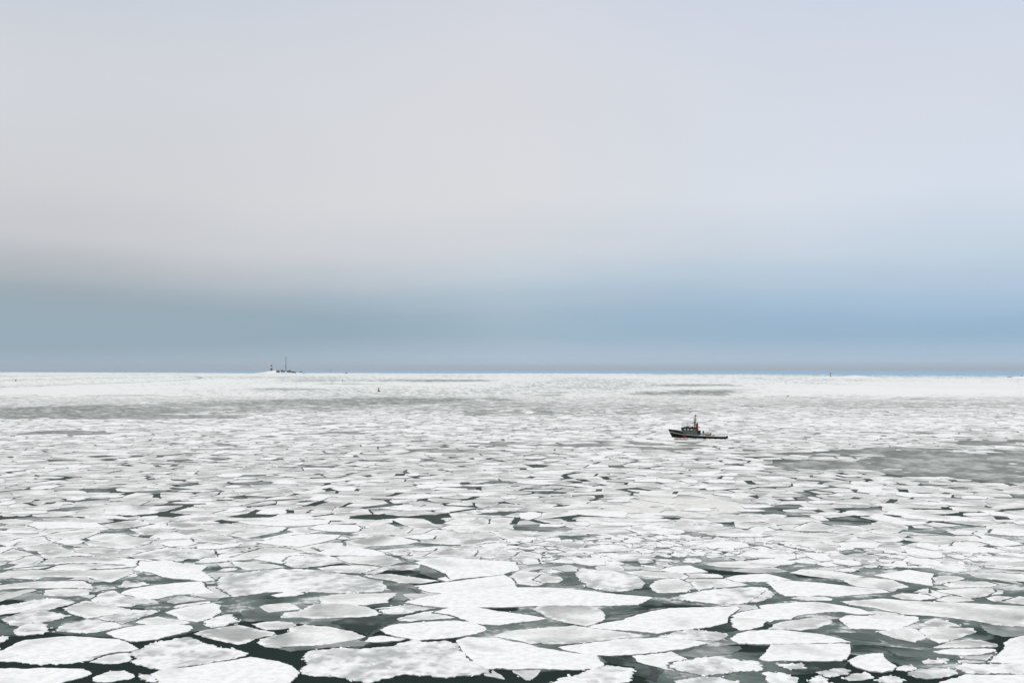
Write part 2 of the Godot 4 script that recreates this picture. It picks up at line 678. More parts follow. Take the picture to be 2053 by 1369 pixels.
func build_pack() -> void:
	var b := Mesher.new()
	var singles: Array = []
	for zone in [[95.0, 205.0, 5.0, 0.42], [205.0, 330.0, 4.4, 0.46], [330.0, 1150.0, 4.4, 0.46]]:
		for cell in voronoi(0.57, zone[0], zone[1], zone[2], zone[3], int(zone[0])):
			var at: Vector2 = cell[0]
			var d: float = -at.y
			var grey := bare(at.x, at.y)
			if d > 760.0 and rng.randf() < smooth(760.0, 1150.0, d + 120.0 * soft.get_noise_2d(at.x * 0.1, at.y * 0.05)):
				continue
			var stray := false
			if d > 250.0 and grey > 0.15 + 0.5 * rng.randf():
				stray = rng.randf() < 0.06
				if not stray:
					continue
			if hull_box.grow(0.8).has_point(at):
				continue
			if d > 150.0 and d < 200.0 and rubble_belt(at.x, at.y) < 1.0:
				continue
			var fresh := snowed(at.x, at.y) if d > 250.0 else 0.0
			var slush := d > 205.0 and d < 330.0 and snowed(at.x, at.y, 0) > 0.25 + 0.6 * rng.randf()
			var whiteness := 0.9 * fresh + soft.get_noise_2d(at.x * 0.25, at.y * 0.1) * 0.6 + 0.6 * smooth(380.0, 480.0, d) * smooth(760.0, 600.0, d) - 0.35 * smooth(600.0, 780.0, d) - 0.5 * smooth(440.0, 215.0, d) * smooth(150.0, 205.0, d)
			var roll := rng.randf() + whiteness * 0.35
			var kind := "W" if roll > 0.78 else ("G" if roll > -0.12 else "N")
			if rng.randf() < 0.012:
				continue
			if d < 158.0:
				# between the front floes: mostly young thin ice; here and there a loose piece
				if rng.randf() < 0.72 - 0.35 * smooth(120.0, 155.0, d) + 0.4 * smooth(128.0, 108.0, d) * smooth(0.0, -18.0, at.x):
					continue
				kind = "R" if rng.randf() < 0.3 else "G"
			var shape := chipped(at, cell[1], rng.randf_range(-0.12, 0.07) if d > 158.0 else rng.randf_range(0.3, 1.6), 0.6 if rng.randf() < 0.45 else 2.4)
			if slush:
				# frozen together without gaps
				kind = "S"
				shape = PackedVector2Array()
				for p in cell[1]:
					shape.append(at + (p - at) * 1.09)
			if stray:
				var shrink := rng.randf_range(0.25, 0.6)
				for k in shape.size():
					shape[k] = at.lerp(shape[k], shrink)
			var pieces: Array = [shape]
			if d < 215.0:
				for o in outlines:
					if not o[0].intersects(Rect2(at - Vector2(9, 9), Vector2(18, 18))):
						continue
					if o[2] in ["N", "D"] and kind in ["W", "G", "R"] and d < 158.0:
						continue
					var left: Array = []
					for p in pieces:
						left.append_array(Geometry2D.clip_polygons(p, o[1]))
					pieces = left
			if hull_box.grow(8.0).has_point(at):
				var left: Array = []
				for p in pieces:
					left.append_array(Geometry2D.clip_polygons(p, hull_line))
				pieces = left
			for p in pieces:
				var size := absf(area(p))
				if p.size() < 3 or size < (1.2 if d < 215.0 or stray else 4.0) or Geometry2D.is_polygon_clockwise(p) != Geometry2D.is_polygon_clockwise(shape):
					continue
				if kind != "S" and d < 215.0 and size > 14.0 and absf(at.x) < 0.47 * d:
					singles.append([size / d, kind, p, at])
				else:
					small_floe(b, p, kind, rng.randf() * 500.0, 0.7 if d < 200.0 else (1.2 if d < 420.0 else 3.0))
					if d < 230.0 and kind != "S":
						scatter_crumbs(p, kind, d)
	# floes pushed up over their neighbours
	for k in 900:
		var d := lerpf(152.0, 620.0, pow(rng.randf(), 1.5))
		var at := Vector2(rng.randf_range(-0.52, 0.52) * d, -d)
		if bare(at.x, at.y) > 0.3 or hull_box.grow(2.0).has_point(at):
			continue
		var shape := PackedVector2Array()
		var corners := rng.randi_range(5, 8)
		var size := rng.randf_range(0.9, 3.4) + rng.randf() * 1.2
		var stretch := rng.randf_range(0.6, 1.6)
		for c in corners:
			shape.append(at + (Vector2.from_angle(TAU * (c + rng.randf_range(-0.3, 0.3)) / corners) * size * rng.randf_range(0.7, 1.2) * Vector2(stretch, 1.0 / stretch)))
		var covered := false
		if d < 200.0:
			for o in outlines:
				if o[0].grow(size).has_point(at):
					covered = true
					break
		if not covered:
			raised = rng.randf_range(0.09, 0.16)
			small_floe(b, shape, "W" if rng.randf() < 0.3 else ("R" if rng.randf() < 0.3 else "G"), rng.randf() * 500.0, 0.6 if d < 250.0 else 1.2)
			raised = 0.0
	# the rubble belt: small broken floes and lumps
	for cell in voronoi(0.5, 150.0, 200.0, 1.7, 0.3, 9):
		var at: Vector2 = cell[0]
		if rubble_belt(at.x, at.y) > 1.0 or rng.randf() < 0.06:
			continue
		var pieces: Array = [chipped(at, cell[1], rng.randf_range(0.0, 0.2), 0.9)]
		for o in outlines:
			if o[0].has_point(at):
				var left: Array = []
				for p in pieces:
					left.append_array(Geometry2D.clip_polygons(p, o[1]))
				pieces = left
		for p in pieces:
			if absf(area(p)) > 0.3:
				var kind := "R" if rng.randf() < 0.45 else ("W" if rng.randf() < 0.6 else "G")
				small_floe(b, p, kind, rng.randf() * 500.0, 0.45)
				scatter_crumbs(p, "R", 170.0)
	singles.sort_custom(func(p, q): return p[0] > q[0])
	for k in singles.size():
		var s: Array = singles[k]
		if k < 110:
			var bearing: float = s[3].x / -s[3].y
			var where: String = ["far left", "left of centre", "centre", "right of centre", "far right"][clampi(int((bearing + 0.466) / 0.187), 0, 4)]
			var deep := "nearer" if s[3].length() < 178.0 else "farther"
			var big := "large" if absf(area(s[2])) > 34.0 else "small"
			var look: String = {"W": "snow-white", "G": "grey-white", "N": "thin dull grey", "R": "crumbly"}[s[1]]
			make_floe(s[1], "%s %s floe in the %s rows of the close pack, %s" % [big, look, deep, where], "%s %s floes of the close pack, %s rows, %s" % [big, look, deep, where], s[2], false)
		else:
			small_floe(b, s[2], s[1], rng.randf() * 500.0, 0.8)
			scatter_crumbs(s[2], s[1], 180.0)
	var o := single("pack_ice", b.mesh(), snow_mat)
	o.set_meta("kind", "stuff")
	tag(o, "close pack of small ice floes from beyond the front rows to the tug and past it", "pack ice")


func build_young_ice() -> void:
	# the skin of young ice between the front floes: dark plates, hairline cracks, feathers of frost, open leads
	var plates := FastNoiseLite.new()
	plates.seed = 17
	plates.noise_type = FastNoiseLite.TYPE_CELLULAR
	plates.frequency = 0.13
	plates.cellular_jitter = 1.0
	plates.cellular_return_type = FastNoiseLite.RETURN_CELL_VALUE
	plates.domain_warp_enabled = true
	plates.domain_warp_amplitude = 4.0
	plates.domain_warp_frequency = 0.12
	var splits: FastNoiseLite = plates.duplicate()
	splits.cellular_return_type = FastNoiseLite.RETURN_DISTANCE2_SUB
	var b := Mesher.new()
	var rows := 300
	var cols := 760
	for r in rows + 1:
		var w := lerpf(EYE / 84.0, EYE / 196.0, float(r) / rows)
		var d := EYE / w
		for k in cols + 1:
			var u := lerpf(-0.56, 0.56, float(k) / cols)
			var x := d * u
			var z := -d
			var v := plates.get_noise_2d(x, z)
			var e := splits.get_noise_2d(x, z) + 1.0
			var s := soft.get_noise_2d(x * 0.8 + z * 0.25, z * 1.1)
			var m := mid.get_noise_2d(x * 0.45 + z * 0.2, z * 0.7)
			var f := fine.get_noise_2d(x, z)
			var o := broad.get_noise_2d(x * 22.0, z * 22.0)
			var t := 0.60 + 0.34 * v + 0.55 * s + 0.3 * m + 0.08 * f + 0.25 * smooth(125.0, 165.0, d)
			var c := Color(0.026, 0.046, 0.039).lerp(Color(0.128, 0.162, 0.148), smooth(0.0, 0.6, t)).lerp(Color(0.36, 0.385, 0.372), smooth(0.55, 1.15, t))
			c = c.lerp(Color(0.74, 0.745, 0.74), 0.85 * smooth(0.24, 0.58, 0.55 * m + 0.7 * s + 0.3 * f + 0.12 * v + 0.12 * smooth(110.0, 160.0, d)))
			var lead := smooth(0.20, 0.28, o + 0.12 * m + 0.9 * smooth(126.0, 108.0, d) * smooth(2.0, -16.0, x) - 0.15 * smooth(120.0, 160.0, d))
			c = c.lerp(Color(0.013, 0.024, 0.020), lead)
			if e < 0.06:
				c = c.lerp(Color(0.012, 0.018, 0.017), 0.85 * smooth(0.06, 0.02, e))
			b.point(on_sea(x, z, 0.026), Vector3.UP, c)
	for r in rows:
		for k in cols:
			var s := r * (cols + 1) + k
			b.tri(s, s + 1, s + cols + 1)
			b.tri(s + 1, s + cols + 2, s + cols + 1)
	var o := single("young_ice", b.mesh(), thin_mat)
	o.set_meta("kind", "stuff")
	tag(o, "dark young ice with hairline cracks skinning the water between the front floes", "thin ice")


func build_ice_sheet() -> void:
	# the unbroken ice under and beyond the pack, as far as the open water at the horizon
	var b := Mesher.new()
	var rows := 310
	var cols := 780
	for r in rows + 1:
		var t := float(r) / rows
		for k in cols + 1:
			var az := lerpf(-0.60, 0.60, float(k) / cols)
			var u := tan(az)
			var margin := lerpf(lerpf(6600.0, 5300.0, smooth(-0.45, -0.2, u)), 4200.0, smooth(-0.1, 0.45, u))
			margin += broad.get_noise_2d(u * 9000.0, 40.0) * 350.0 + soft.get_noise_2d(u * 900.0, 4.0) * 120.0
			var w := lerpf(EYE / 168.0, EYE / margin, t)
			var z := -EYE / w
			var x := -z * u
			var d := -z
			var f := fine.get_noise_2d(x * 0.12, z * 0.05)
			var m := mid.get_noise_2d(x * 0.10, z * 0.04)
			var s := soft.get_noise_2d(x * 0.02, z * 0.006)
			var l := broad.get_noise_2d(x, z * 0.35)
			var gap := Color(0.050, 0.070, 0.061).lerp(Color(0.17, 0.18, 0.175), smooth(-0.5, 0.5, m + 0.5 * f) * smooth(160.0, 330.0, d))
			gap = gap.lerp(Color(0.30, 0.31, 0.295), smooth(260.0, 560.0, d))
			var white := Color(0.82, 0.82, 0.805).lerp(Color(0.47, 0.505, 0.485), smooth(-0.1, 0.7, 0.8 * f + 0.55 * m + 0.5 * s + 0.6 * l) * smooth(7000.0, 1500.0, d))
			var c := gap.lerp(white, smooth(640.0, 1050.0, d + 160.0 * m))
			var grey := bare(x, z)
			if d > 205.0 and d < 330.0:
				c = c.lerp(Color(0.79, 0.785, 0.76) * (1.0 + 0.06 * m + 0.05 * f), snowed(x, z, 0))
			if d > 500.0:
				c = c.lerp(Color(0.86, 0.862, 0.862) * (1.0 + 0.07 * f + 0.05 * m), snowed(x, z))
			c = c.lerp(Color(0.235, 0.255, 0.242).lerp(Color(0.53, 0.54, 0.525), smooth(-0.5, 0.8, mid.get_noise_2d(x * 0.16, z * 0.11) + 0.8 * fine.get_noise_2d(x * 0.2, z * 0.16) + 0.4 * s)), grey * smooth(200.0, 260.0, d))
			# towards its margin the ice colour turns bluish in uneven strips
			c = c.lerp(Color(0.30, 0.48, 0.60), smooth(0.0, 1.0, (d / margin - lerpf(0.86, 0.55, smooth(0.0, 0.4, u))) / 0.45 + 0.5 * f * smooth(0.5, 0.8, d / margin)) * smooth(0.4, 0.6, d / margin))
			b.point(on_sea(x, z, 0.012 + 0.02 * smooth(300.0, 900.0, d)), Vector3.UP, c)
	for r in rows:
		for k in cols:
			var s := r * (cols + 1) + k
			b.tri(s, s + cols + 1, s + 1)
			b.tri(s + 1, s + cols + 1, s + cols + 2)
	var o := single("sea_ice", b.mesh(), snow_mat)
	o.set_meta("kind", "structure")
	tag(o, "snow-covered sea ice with long bare grey patches reaching to the horizon", "sea ice")


func build_water() -> void:
	water_ring("sea_water", "dark still water in the leads between the floes", [0.0, 40.0, 90.0, 150.0, 300.0, 700.0, 1500.0, 2600.0], paint(0.012, 0.02, 0.019, 0.22, 0.0, 0.17))
	water_ring("open_sea", "strip of blue open water beyond the ice along the horizon", [2600.0, 4000.0, 6000.0, 8000.0, 11000.0, 14000.0, 17000.0, 20000.0, 23000.0], paint(0.14, 0.34, 0.52, 0.3, 0.0, 0.5))  # blue sky reflection is put into the open sea base colour


func water_ring(called: String, label: String, rings: Array, m: StandardMaterial3D) -> void:
	var b := Mesher.new()
	var count := 256
	for r in rings:
		for k in count:
			var t: float = TAU * k / count
			var p := on_sea(sin(t) * r, -cos(t) * r)
			b.point(p, Vector3(p.x / EARTH, 1.0, p.z / EARTH).normalized(), Color.WHITE)
	for r in rings.size() - 1:
		for k in count:
			var a := r * count + k
			var c := r * count + (k + 1) % count
			b.tri(a, c + count, c)
			b.tri(a, a + count, c + count)
	var ripple := FastNoiseLite.new()
	ripple.seed = 31
	ripple.frequency = 0.02
	ripple.fractal_octaves = 4
	var map := NoiseTexture2D.new()
	map.width = 512
	map.height = 512
	map.seamless = true
	map.as_normal_map = true
	map.bump_strength = 2.0
	map.noise = ripple
	m.normal_enabled = true
	m.normal_texture = map
	m.normal_scale = 0.25
	m.uv1_triplanar = true
	m.uv1_world_triplanar = true
	m.uv1_scale = Vector3(0.08, 0.08, 0.08)
	var o := single(called, b.mesh(), m)
	o.set_meta("kind", "structure")
	tag(o, label, "water")


func ribbon(called: String, label: String, flat: String, wide: float, material: Material) -> void:
	# the broken track a ship left in the far ice
	var numbers := flat.split_floats(" ", false)
	var line := PackedVector2Array()
	for k in numbers.size() / 2:
		line.append(Vector2(numbers[2 * k], numbers[2 * k + 1]))
	var b := Mesher.new()
	var total := 0
	for k in line.size() - 1:
		var count := int(ceil(line[k].distance_to(line[k + 1]) / 12.0))
		for j in count + (1 if k == line.size() - 2 else 0):
			var p := line[k].lerp(line[k + 1], float(j) / count)
			var side := (line[k + 1] - line[k]).orthogonal().normalized()
			var w := wide * minf(1.0, 0.25 + 4.0 * minf(k + 1, line.size() - 1 - k) / line.size()) * (0.75 + 0.6 * mid.get_noise_2d(p.x * 0.03, p.y * 0.03))
			p += side * fine.get_noise_2d(p.x * 0.02, p.y * 0.02) * wide * 0.5
			var c := Color(0.25, 0.27, 0.27).lerp(Color(0.6, 0.61, 0.61), smooth(-0.2, 0.5, fine.get_noise_2d(p.x * 0.05, p.y * 0.05)))
			b.point(on_sea(p.x + side.x * w, p.y + side.y * w, 0.1), Vector3.UP, c)
			b.point(on_sea(p.x - side.x * w, p.y - side.y * w, 0.1), Vector3.UP, c)
			total += 1
	for k in total - 1:
		var s := 2 * k
		b.tri(s, s + 1, s + 2)
		b.tri(s + 2, s + 1, s + 3)
	var o := single(called, b.mesh(), material)
	o.set_meta("kind", "structure")
	tag(o, label, "ice track")


func crack(host: String, wide: float, flat: String) -> void:
	for h in front:
		if h[1].begins_with(host):
			var numbers := flat.split_floats(" ", false)
			var b := Mesher.new()
			var pts := PackedVector2Array()
			for k in numbers.size() / 2:
				pts.append(Vector2(numbers[2 * k], numbers[2 * k + 1]))
			var line := PackedVector2Array()
			for k in pts.size() - 1:
				for j in 8:
					var p := pts[k].lerp(pts[k + 1], j / 8.0)
					line.append(p + Vector2(fine.get_noise_2d(p.x * 2.0, p.y), fine.get_noise_2d(p.y, p.x * 2.0)) * 0.35)
			line.append(pts[pts.size() - 1])
			for k in line.size():
				var along := line[mini(k + 1, line.size() - 1)] - line[maxi(k - 1, 0)]
				var side := along.orthogonal().normalized() * wide * 0.5 * (0.7 + 0.8 * absf(fine.get_noise_2d(line[k].x, line[k].y + 90.0)))
				var q: Vector2 = line[k] - h[2]
				b.point(Vector3(q.x + side.x, 0.075, q.y + side.y), Vector3.UP, Color.WHITE)
				b.point(Vector3(q.x - side.x, 0.075, q.y - side.y), Vector3.UP, Color.WHITE)
			for k in line.size() - 1:
				b.tri(2 * k, 2 * k + 1, 2 * k + 2)
				b.tri(2 * k + 2, 2 * k + 1, 2 * k + 3)
			part("crack", b, paint(0.012, 0.018, 0.017, 0.3, 0.0, 0.2), h[0])
			return


# ------------------------------------------------------------------ the tug

var hull_box := Rect2()
var hull_line := PackedVector2Array()


func hull_half(t: float) -> float:
	# half the beam at deck level, t from 0 at the stern to 1 at the stem
	if t < 0.08:
		return 3.0 * lerpf(0.80, 1.0, sqrt(t / 0.08))
	if t < 0.6:
		return 3.1
	return 3.1 * pow(maxf(0.0, 1.0 - pow((t - 0.6) / 0.4, 2.2)), 0.8)


func sheer(t: float) -> float:
	return 1.15 + 0.1 * t + 1.4 * pow(t, 3.2)


func tug(at: Vector3, turn: float) -> void:
	var o := thing("tugboat", "small black-hulled icebreaking tug with grey deckhouse, red funnel and tall mast among floes", "tugboat", at, turn)
	var black := paint(0.009, 0.011, 0.009, 0.8, 0.0, 0.12)
	var strake := paint(0.46, 0.47, 0.45, 0.7)
	var grey := paint(0.092, 0.112, 0.104, 0.7, 0.0, 0.2)
	var dark := paint(0.013, 0.018, 0.016, 0.7, 0.0, 0.15)
	var red := paint(0.27, 0.034, 0.024, 0.65, 0.0, 0.2)
	var snowy := paint(0.72, 0.73, 0.74, 0.9)
	var glass := paint(0.50, 0.52, 0.42, 0.15, 0.0, 0.6)
	var frame := paint(0.012, 0.016, 0.018, 0.5)
	var half := 11.5
	# hull: sections from the transom to the raked stem
	var b := Mesher.new()
	var stations := 36
	var rows := [-0.9, -0.25, 0.35, 1.0]
	for s in stations + 1:
		var t := float(s) / stations
		for side in [-1, 1]:
			for r in rows.size():
				var up: float = r / 3.0
				var y: float = lerpf(-1.0, sheer(t), up)
				var flare: float = lerpf(0.72, 1.0, pow(up, 0.6))
				var rake: float = -1.9 * pow(t, 4.0) * (1.0 - up)
				var z: float = side * maxf(0.02, hull_half(t) * flare)
				b.point(Vector3(-half + 2.0 * half * t + rake, y, z), Vector3(0.25 * pow(t, 3.0), -0.15, side).normalized(), Color.WHITE)
	for s in stations:
		for side in 2:
			for r in 3:
				var a := s * 8 + side * 4 + r
				if side == 0:
					b.tri(a, a + 8, a + 1)
					b.tri(a + 1, a + 8, a + 9)
				else:
					b.tri(a, a + 1, a + 8)
					b.tri(a + 1, a + 9, a + 8)
	b.face([Vector3(-half, -1.0, -1.75), Vector3(-half, sheer(0), -2.4), Vector3(-half, sheer(0), 2.4), Vector3(-half, -1.0, 1.75)])
	var hull := part("hull", b, black, o)
	# deck, just below the rail
	b = Mesher.new()
	for s in stations:
		var t0 := float(s) / stations
		var t1 := float(s + 1) / stations
		var y0 := sheer(t0) - 0.06
		var y1 := sheer(t1) - 0.06
		b.face([Vector3(-half + 2 * half * t0, y0, hull_half(t0) * 0.98), Vector3(-half + 2 * half * t0, y0, -hull_half(t0) * 0.98), Vector3(-half + 2 * half * t1, y1, -hull_half(t1) * 0.98), Vector3(-half + 2 * half * t1, y1, hull_half(t1) * 0.98)])
	part("deck", b, snowy, o)
	# the pale rubbing strake that runs along the sheer
	for side in [-1, 1]:
		b = Mesher.new()
		for s in stations:
			var t0 := float(s) / stations
			var t1 := float(s + 1) / stations
			var p0 := Vector3(-half + 2 * half * t0, sheer(t0) - 0.13, side * (hull_half(t0) + 0.06))
			var p1 := Vector3(-half + 2 * half * t1, sheer(t1) - 0.13, side * (hull_half(t1) + 0.06))
			b.tube(p0, p1, 0.085, 0.085, 6)
		part("rubbing_strake", b, strake, o)
	# bulwark round the bow
	b = Mesher.new()
	for s in range(24, stations):
		var t0 := float(s) / stations
		var t1 := float(s + 1) / stations
		for side in [-1, 1]:
			var h0 := 0.25 + 0.5 * smooth(0.66, 0.78, t0)
			var h1 := 0.25 + 0.5 * smooth(0.66, 0.78, t1)
			var p0 := Vector3(-half + 2 * half * t0, sheer(t0), side * hull_half(t0))
			var p1 := Vector3(-half + 2 * half * t1, sheer(t1), side * hull_half(t1))
			var q0 := p0 + Vector3(0.18 * t0, h0, side * 0.1)
			var q1 := p1 + Vector3(0.18 * t1, h1, side * 0.1)
			var inn := Vector3(0, 0, -side * 0.08)
			var quad := [p0, q0, q1, p1] if side > 0 else [p1, q1, q0, p0]
			quad.reverse()
			b.face(quad)
			var back := [p0 + inn, q0 + inn, q1 + inn, p1 + inn] if side > 0 else [p1 + inn, q1 + inn, q0 + inn, p0 + inn]
			b.face(back)
			var cap := [q0, q0 + inn, q1 + inn, q1] if side > 0 else [q1, q1 + inn, q0 + inn, q0]
			b.face(cap)
	part("bulwark", b, dark, o)
	# the slanted red stripe on each side of the hull
	for side in [-1, 1]:
		b = Mesher.new()
		for k in 6:
			var u0 := k / 6.0
			var u1 := (k + 1) / 6.0
			var q: Array = []
			for e in [[u0, 0.0], [u0, 1.0], [u1, 1.0], [u1, 0.0]]:
				var x: float = lerpf(5.3, 3.45, e[0]) - e[1] * 0.0 + (-0.65 if e[1] > 0.5 else 0.65)
				var t: float = (x + half) / (2 * half)
				var y: float = lerpf(sheer(t) - 0.24, -0.1, e[0])
				var up: float = (y + 1.0) / (sheer(t) + 1.0)
				q.append(Vector3(x - 1.9 * pow(t, 4.0) * (1.0 - up), y, side * (hull_half(t) * lerpf(0.72, 1.0, pow(up, 0.6)) + 0.035)))
			if side > 0:
				q.reverse()
			b.face(q)
		part("hull_stripe", b, red, o, "slanted red stripe on the black hull")
	# deckhouse
	var deck_y := 1.1
	b = Mesher.new()
	var foot := [Vector2(6.6, -1.5), Vector2(6.6, 1.5), Vector2(5.7, 2.15), Vector2(-0.3, 2.15), Vector2(-0.3, -2.15), Vector2(5.7, -2.15)]
	var walls := func(m: Mesher, f: Array, y0: float, y1: float, lean: float) -> void:
		for k in f.size():
			var p: Vector2 = f[k]
			var q: Vector2 = f[(k + 1) % f.size()]
			m.face([Vector3(p.x, y0, p.y), Vector3(p.x - lean, y1, p.y), Vector3(q.x - lean, y1, q.y), Vector3(q.x, y0, q.y)])
		var top: Array = []
		for p in f:
			top.append(Vector3(p.x - lean, y1, p.y))
		m.face(top)
	walls.call(b, foot, deck_y, 2.85, 0.0)
	var house := part("deckhouse", b, grey, o)
	for side in [-1, 1]:
		for x in [0.9, 2.3, 3.7]:
			b = Mesher.new()
			b.tube(Vector3(x, 2.15, side * 2.14), Vector3(x, 2.15, side * 2.19), 0.17, 0.17, 12)
			part("porthole", b, frame, house)
		b = Mesher.new()
		b.box(Vector3(-0.0 + 0.35, 1.95, side * 2.17), Vector3(0.7, 1.6, 0.05))
		part("door", b, paint(0.07, 0.085, 0.085, 0.6), house)
	# wheelhouse with its band of windows
	b = Mesher.new()
	var wheel := [Vector2(6.1, -1.1), Vector2(6.1, 1.1), Vector2(5.3, 1.85), Vector2(0.2, 1.85), Vector2(0.2, -1.85), Vector2(5.3, -1.85)]
	walls.call(b, wheel, 2.853, 4.05, 0.0)
	var bridge := part("wheelhouse", b, grey, o)
	for side in [-1, 1]:
		for x in [4.55, 3.25, 1.95]:
			b = Mesher.new()
			b.box(Vector3(x, 3.48, side * 1.87), Vector3(1.18, 0.9, 0.05))
			var w := part("window", b, frame, bridge)
			b = Mesher.new()
			b.box(Vector3(x, 3.47, side * 1.905), Vector3(0.7, 0.46, 0.03))
			part("pane", b, glass, w)
	for z in [-0.62, 0.62]:
		b = Mesher.new()
		b.box(Vector3(6.12, 3.48, z), Vector3(0.05, 0.78, 0.9))
		var w := part("window", b, frame, bridge)
		b = Mesher.new()
		b.box(Vector3(6.15, 3.5, z), Vector3(0.03, 0.5, 0.7))
		part("pane", b, glass, w)
	for side in [-1, 1]:
		var turned := Basis(Vector3.UP, side * -atan2(0.8, 0.75))
		b = Mesher.new()
		b.box(Vector3(5.715, 3.48, side * 1.49), Vector3(0.95, 0.78, 0.05), turned)
		var w := part("window", b, frame, bridge)
		b = Mesher.new()
		b.box(Vector3(5.735, 3.5, side * 1.51), Vector3(0.6, 0.45, 0.05), turned)
		part("pane", b, glass, w)
	b = Mesher.new()
	b.box(Vector3(3.1, 4.12, 0), Vector3(6.2, 0.14, 4.0))
	b.box(Vector3(3.1, 4.22, 0), Vector3(5.4, 0.1, 3.2))
	part("roof", b, dark, o)
	b = Mesher.new()
	b.ball(Vector3(4.1, 4.27, 0), Vector3(0.75, 0.5, 0.75), 0.0)
	part("roof_dome", b, grey, o)
	b = Mesher.new()
	for x in [5.8, 4.6, 3.4, 2.2, 1.0]:
		for side in [-1, 1]:
			b.tube(Vector3(x, 4.2, side * 1.8), Vector3(x, 5.0, side * 1.8), 0.03, 0.03, 5)
	for side in [-1, 1]:
		b.tube(Vector3(5.8, 5.0, side * 1.8), Vector3(1.0, 5.0, side * 1.8), 0.03, 0.03, 5)
	b.tube(Vector3(5.8, 5.0, -1.8), Vector3(5.8, 5.0, 1.8), 0.03, 0.03, 5)
	part("roof_railing", b, paint(0.3, 0.32, 0.32), o)
	b = Mesher.new()
	b.box(Vector3(1.9, 4.48, -0.6), Vector3(0.6, 0.42, 0.9))
	part("roof_locker", b, red, o, "small red locker on the roof")
	# funnel
	b = Mesher.new()
	b.tube(Vector3(0.05, 1.0, -0.5), Vector3(0.05, 5.45, -0.5), 0.50, 0.42, 14)
	var funnel := part("funnel", b, red, o, "slim red funnel with black top")
	b = Mesher.new()
	b.tube(Vector3(0.05, 5.45, -0.5), Vector3(0.05, 5.75, -0.5), 0.43, 0.42, 14)
	b.tube(Vector3(0.0, 5.7, -0.5), Vector3(-0.12, 6.25, -0.5), 0.17, 0.2, 10)
	part("exhaust_pipe", b, frame, funnel)
	b = Mesher.new()
	b.box(Vector3(-0.65, 2.05, 0), Vector3(0.7, 1.9, 2.6))
	part("engine_casing", b, dark, o)
	# mast with its yards, lamps and radar
	b = Mesher.new()
	b.tube(Vector3(1.25, 4.2, 0.25), Vector3(0.8, 9.3, 0.0), 0.18, 0.10, 8)
	b.tube(Vector3(1.25, 4.2, -0.35), Vector3(0.85, 8.3, 0.0), 0.08, 0.05, 6)
	b.tube(Vector3(0.7, 4.2, 0.0), Vector3(0.86, 7.6, 0.0), 0.08, 0.05, 6)
	var mast := part("mast", b, dark, o)
	for y in [5.1, 5.75, 6.35, 7.1, 7.75, 8.7]:
		b = Mesher.new()
		var x: float = lerpf(1.25, 0.8, (y - 4.2) / 5.1)
		b.box(Vector3(x, y, 0), Vector3(1.05 if y != 6.35 else 0.6, 0.2, 1.5 if y != 8.7 else 0.9))
		part("yard", b, dark, mast)
	for y in [5.95, 6.55]:
		b = Mesher.new()
		b.box(Vector3(1.85, y, 0), Vector3(1.7, 0.14, 0.35))
		part("radar_scanner", b, paint(0.4, 0.42, 0.42), mast)
	b = Mesher.new()
	b.tube(Vector3(0.8, 9.3, 0), Vector3(0.8, 9.75, 0), 0.03, 0.02, 5)
	b.ball(Vector3(0.75, 9.1, 0), Vector3(0.22, 0.16, 0.22))
	part("masthead_lamp", b, dark, mast)
	for side in [-1, 1]:
		b = Mesher.new()
		b.tube(Vector3(5.9, 4.2, side * 1.2), Vector3(5.9, 6.2, side * 1.2), 0.02, 0.012, 5)
		part("whip_aerial", b, grey, o)
	# after deck: a small blue crane, winch, rail
	b = Mesher.new()
	b.tube(Vector3(-2.45, 0.9, -1.0), Vector3(-2.45, 2.3, -1.0), 0.24, 0.2, 10)
	var crane := part("deck_crane", b, paint(0.09, 0.20, 0.27, 0.6), o, "short blue crane on the after deck")
	b = Mesher.new()
	b.ball(Vector3(-2.5, 2.62, -1.0), Vector3(0.36, 0.5, 0.36))
	b.tube(Vector3(-2.4, 2.5, -1.0), Vector3(-3.0, 2.1, -1.0), 0.1, 0.08, 6)
	part("crane_head", b, frame, crane)
	b = Mesher.new()
	b.tube(Vector3(-6.2, 1.15, -0.8), Vector3(-6.2, 1.15, 0.8), 0.35, 0.35, 12)
	b.box(Vector3(-6.2, 1.05, -0.9), Vector3(0.8, 0.6, 0.12))
	b.box(Vector3(-6.2, 1.05, 0.9), Vector3(0.8, 0.6, 0.12))
	part("winch", b, grey, o)
	for side in [-1, 1]:
		b = Mesher.new()
		for k in 13:
			var t := lerpf(0.02, 0.46, k / 12.0)
			var x := -half + 2 * half * t
			b.tube(Vector3(x, sheer(t) - 0.06, side * (hull_half(t) - 0.12)), Vector3(x, sheer(t) + 0.75, side * (hull_half(t) - 0.12)), 0.025, 0.025, 5)
			if k < 12:
				var t2 := lerpf(0.02, 0.46, (k + 1) / 12.0)
				for up in [0.38, 0.75]:
					b.tube(Vector3(x, sheer(t) + up, side * (hull_half(t) - 0.12)), Vector3(-half + 2 * half * t2, sheer(t2) + up, side * (hull_half(t2) - 0.12)), 0.018, 0.018, 4)
		part("railing", b, paint(0.25, 0.27, 0.27), o)
	for x in [8.4, 9.2]:
		b = Mesher.new()
		b.tube(Vector3(x, sheer(0.87) - 0.1, 0), Vector3(x, sheer(0.9) + 0.45, 0), 0.16, 0.18, 10)
		part("bollard", b, dark, o)
	b = Mesher.new()
	b.tube(Vector3(11.0, 2.6, 0), Vector3(11.2, 4.0, 0), 0.035, 0.02, 5)
	part("jackstaff", b, grey, o)
	# the workboat lying on the after deck is a thing of its own
	var turned := Basis(Vector3.UP, turn)
	var w := thing("workboat", "small brown and grey inflatable boat lying on the after deck of the tug", "dinghy", at + turned * Vector3(-4.1, 0.92, -0.6), turn)
	b = Mesher.new()
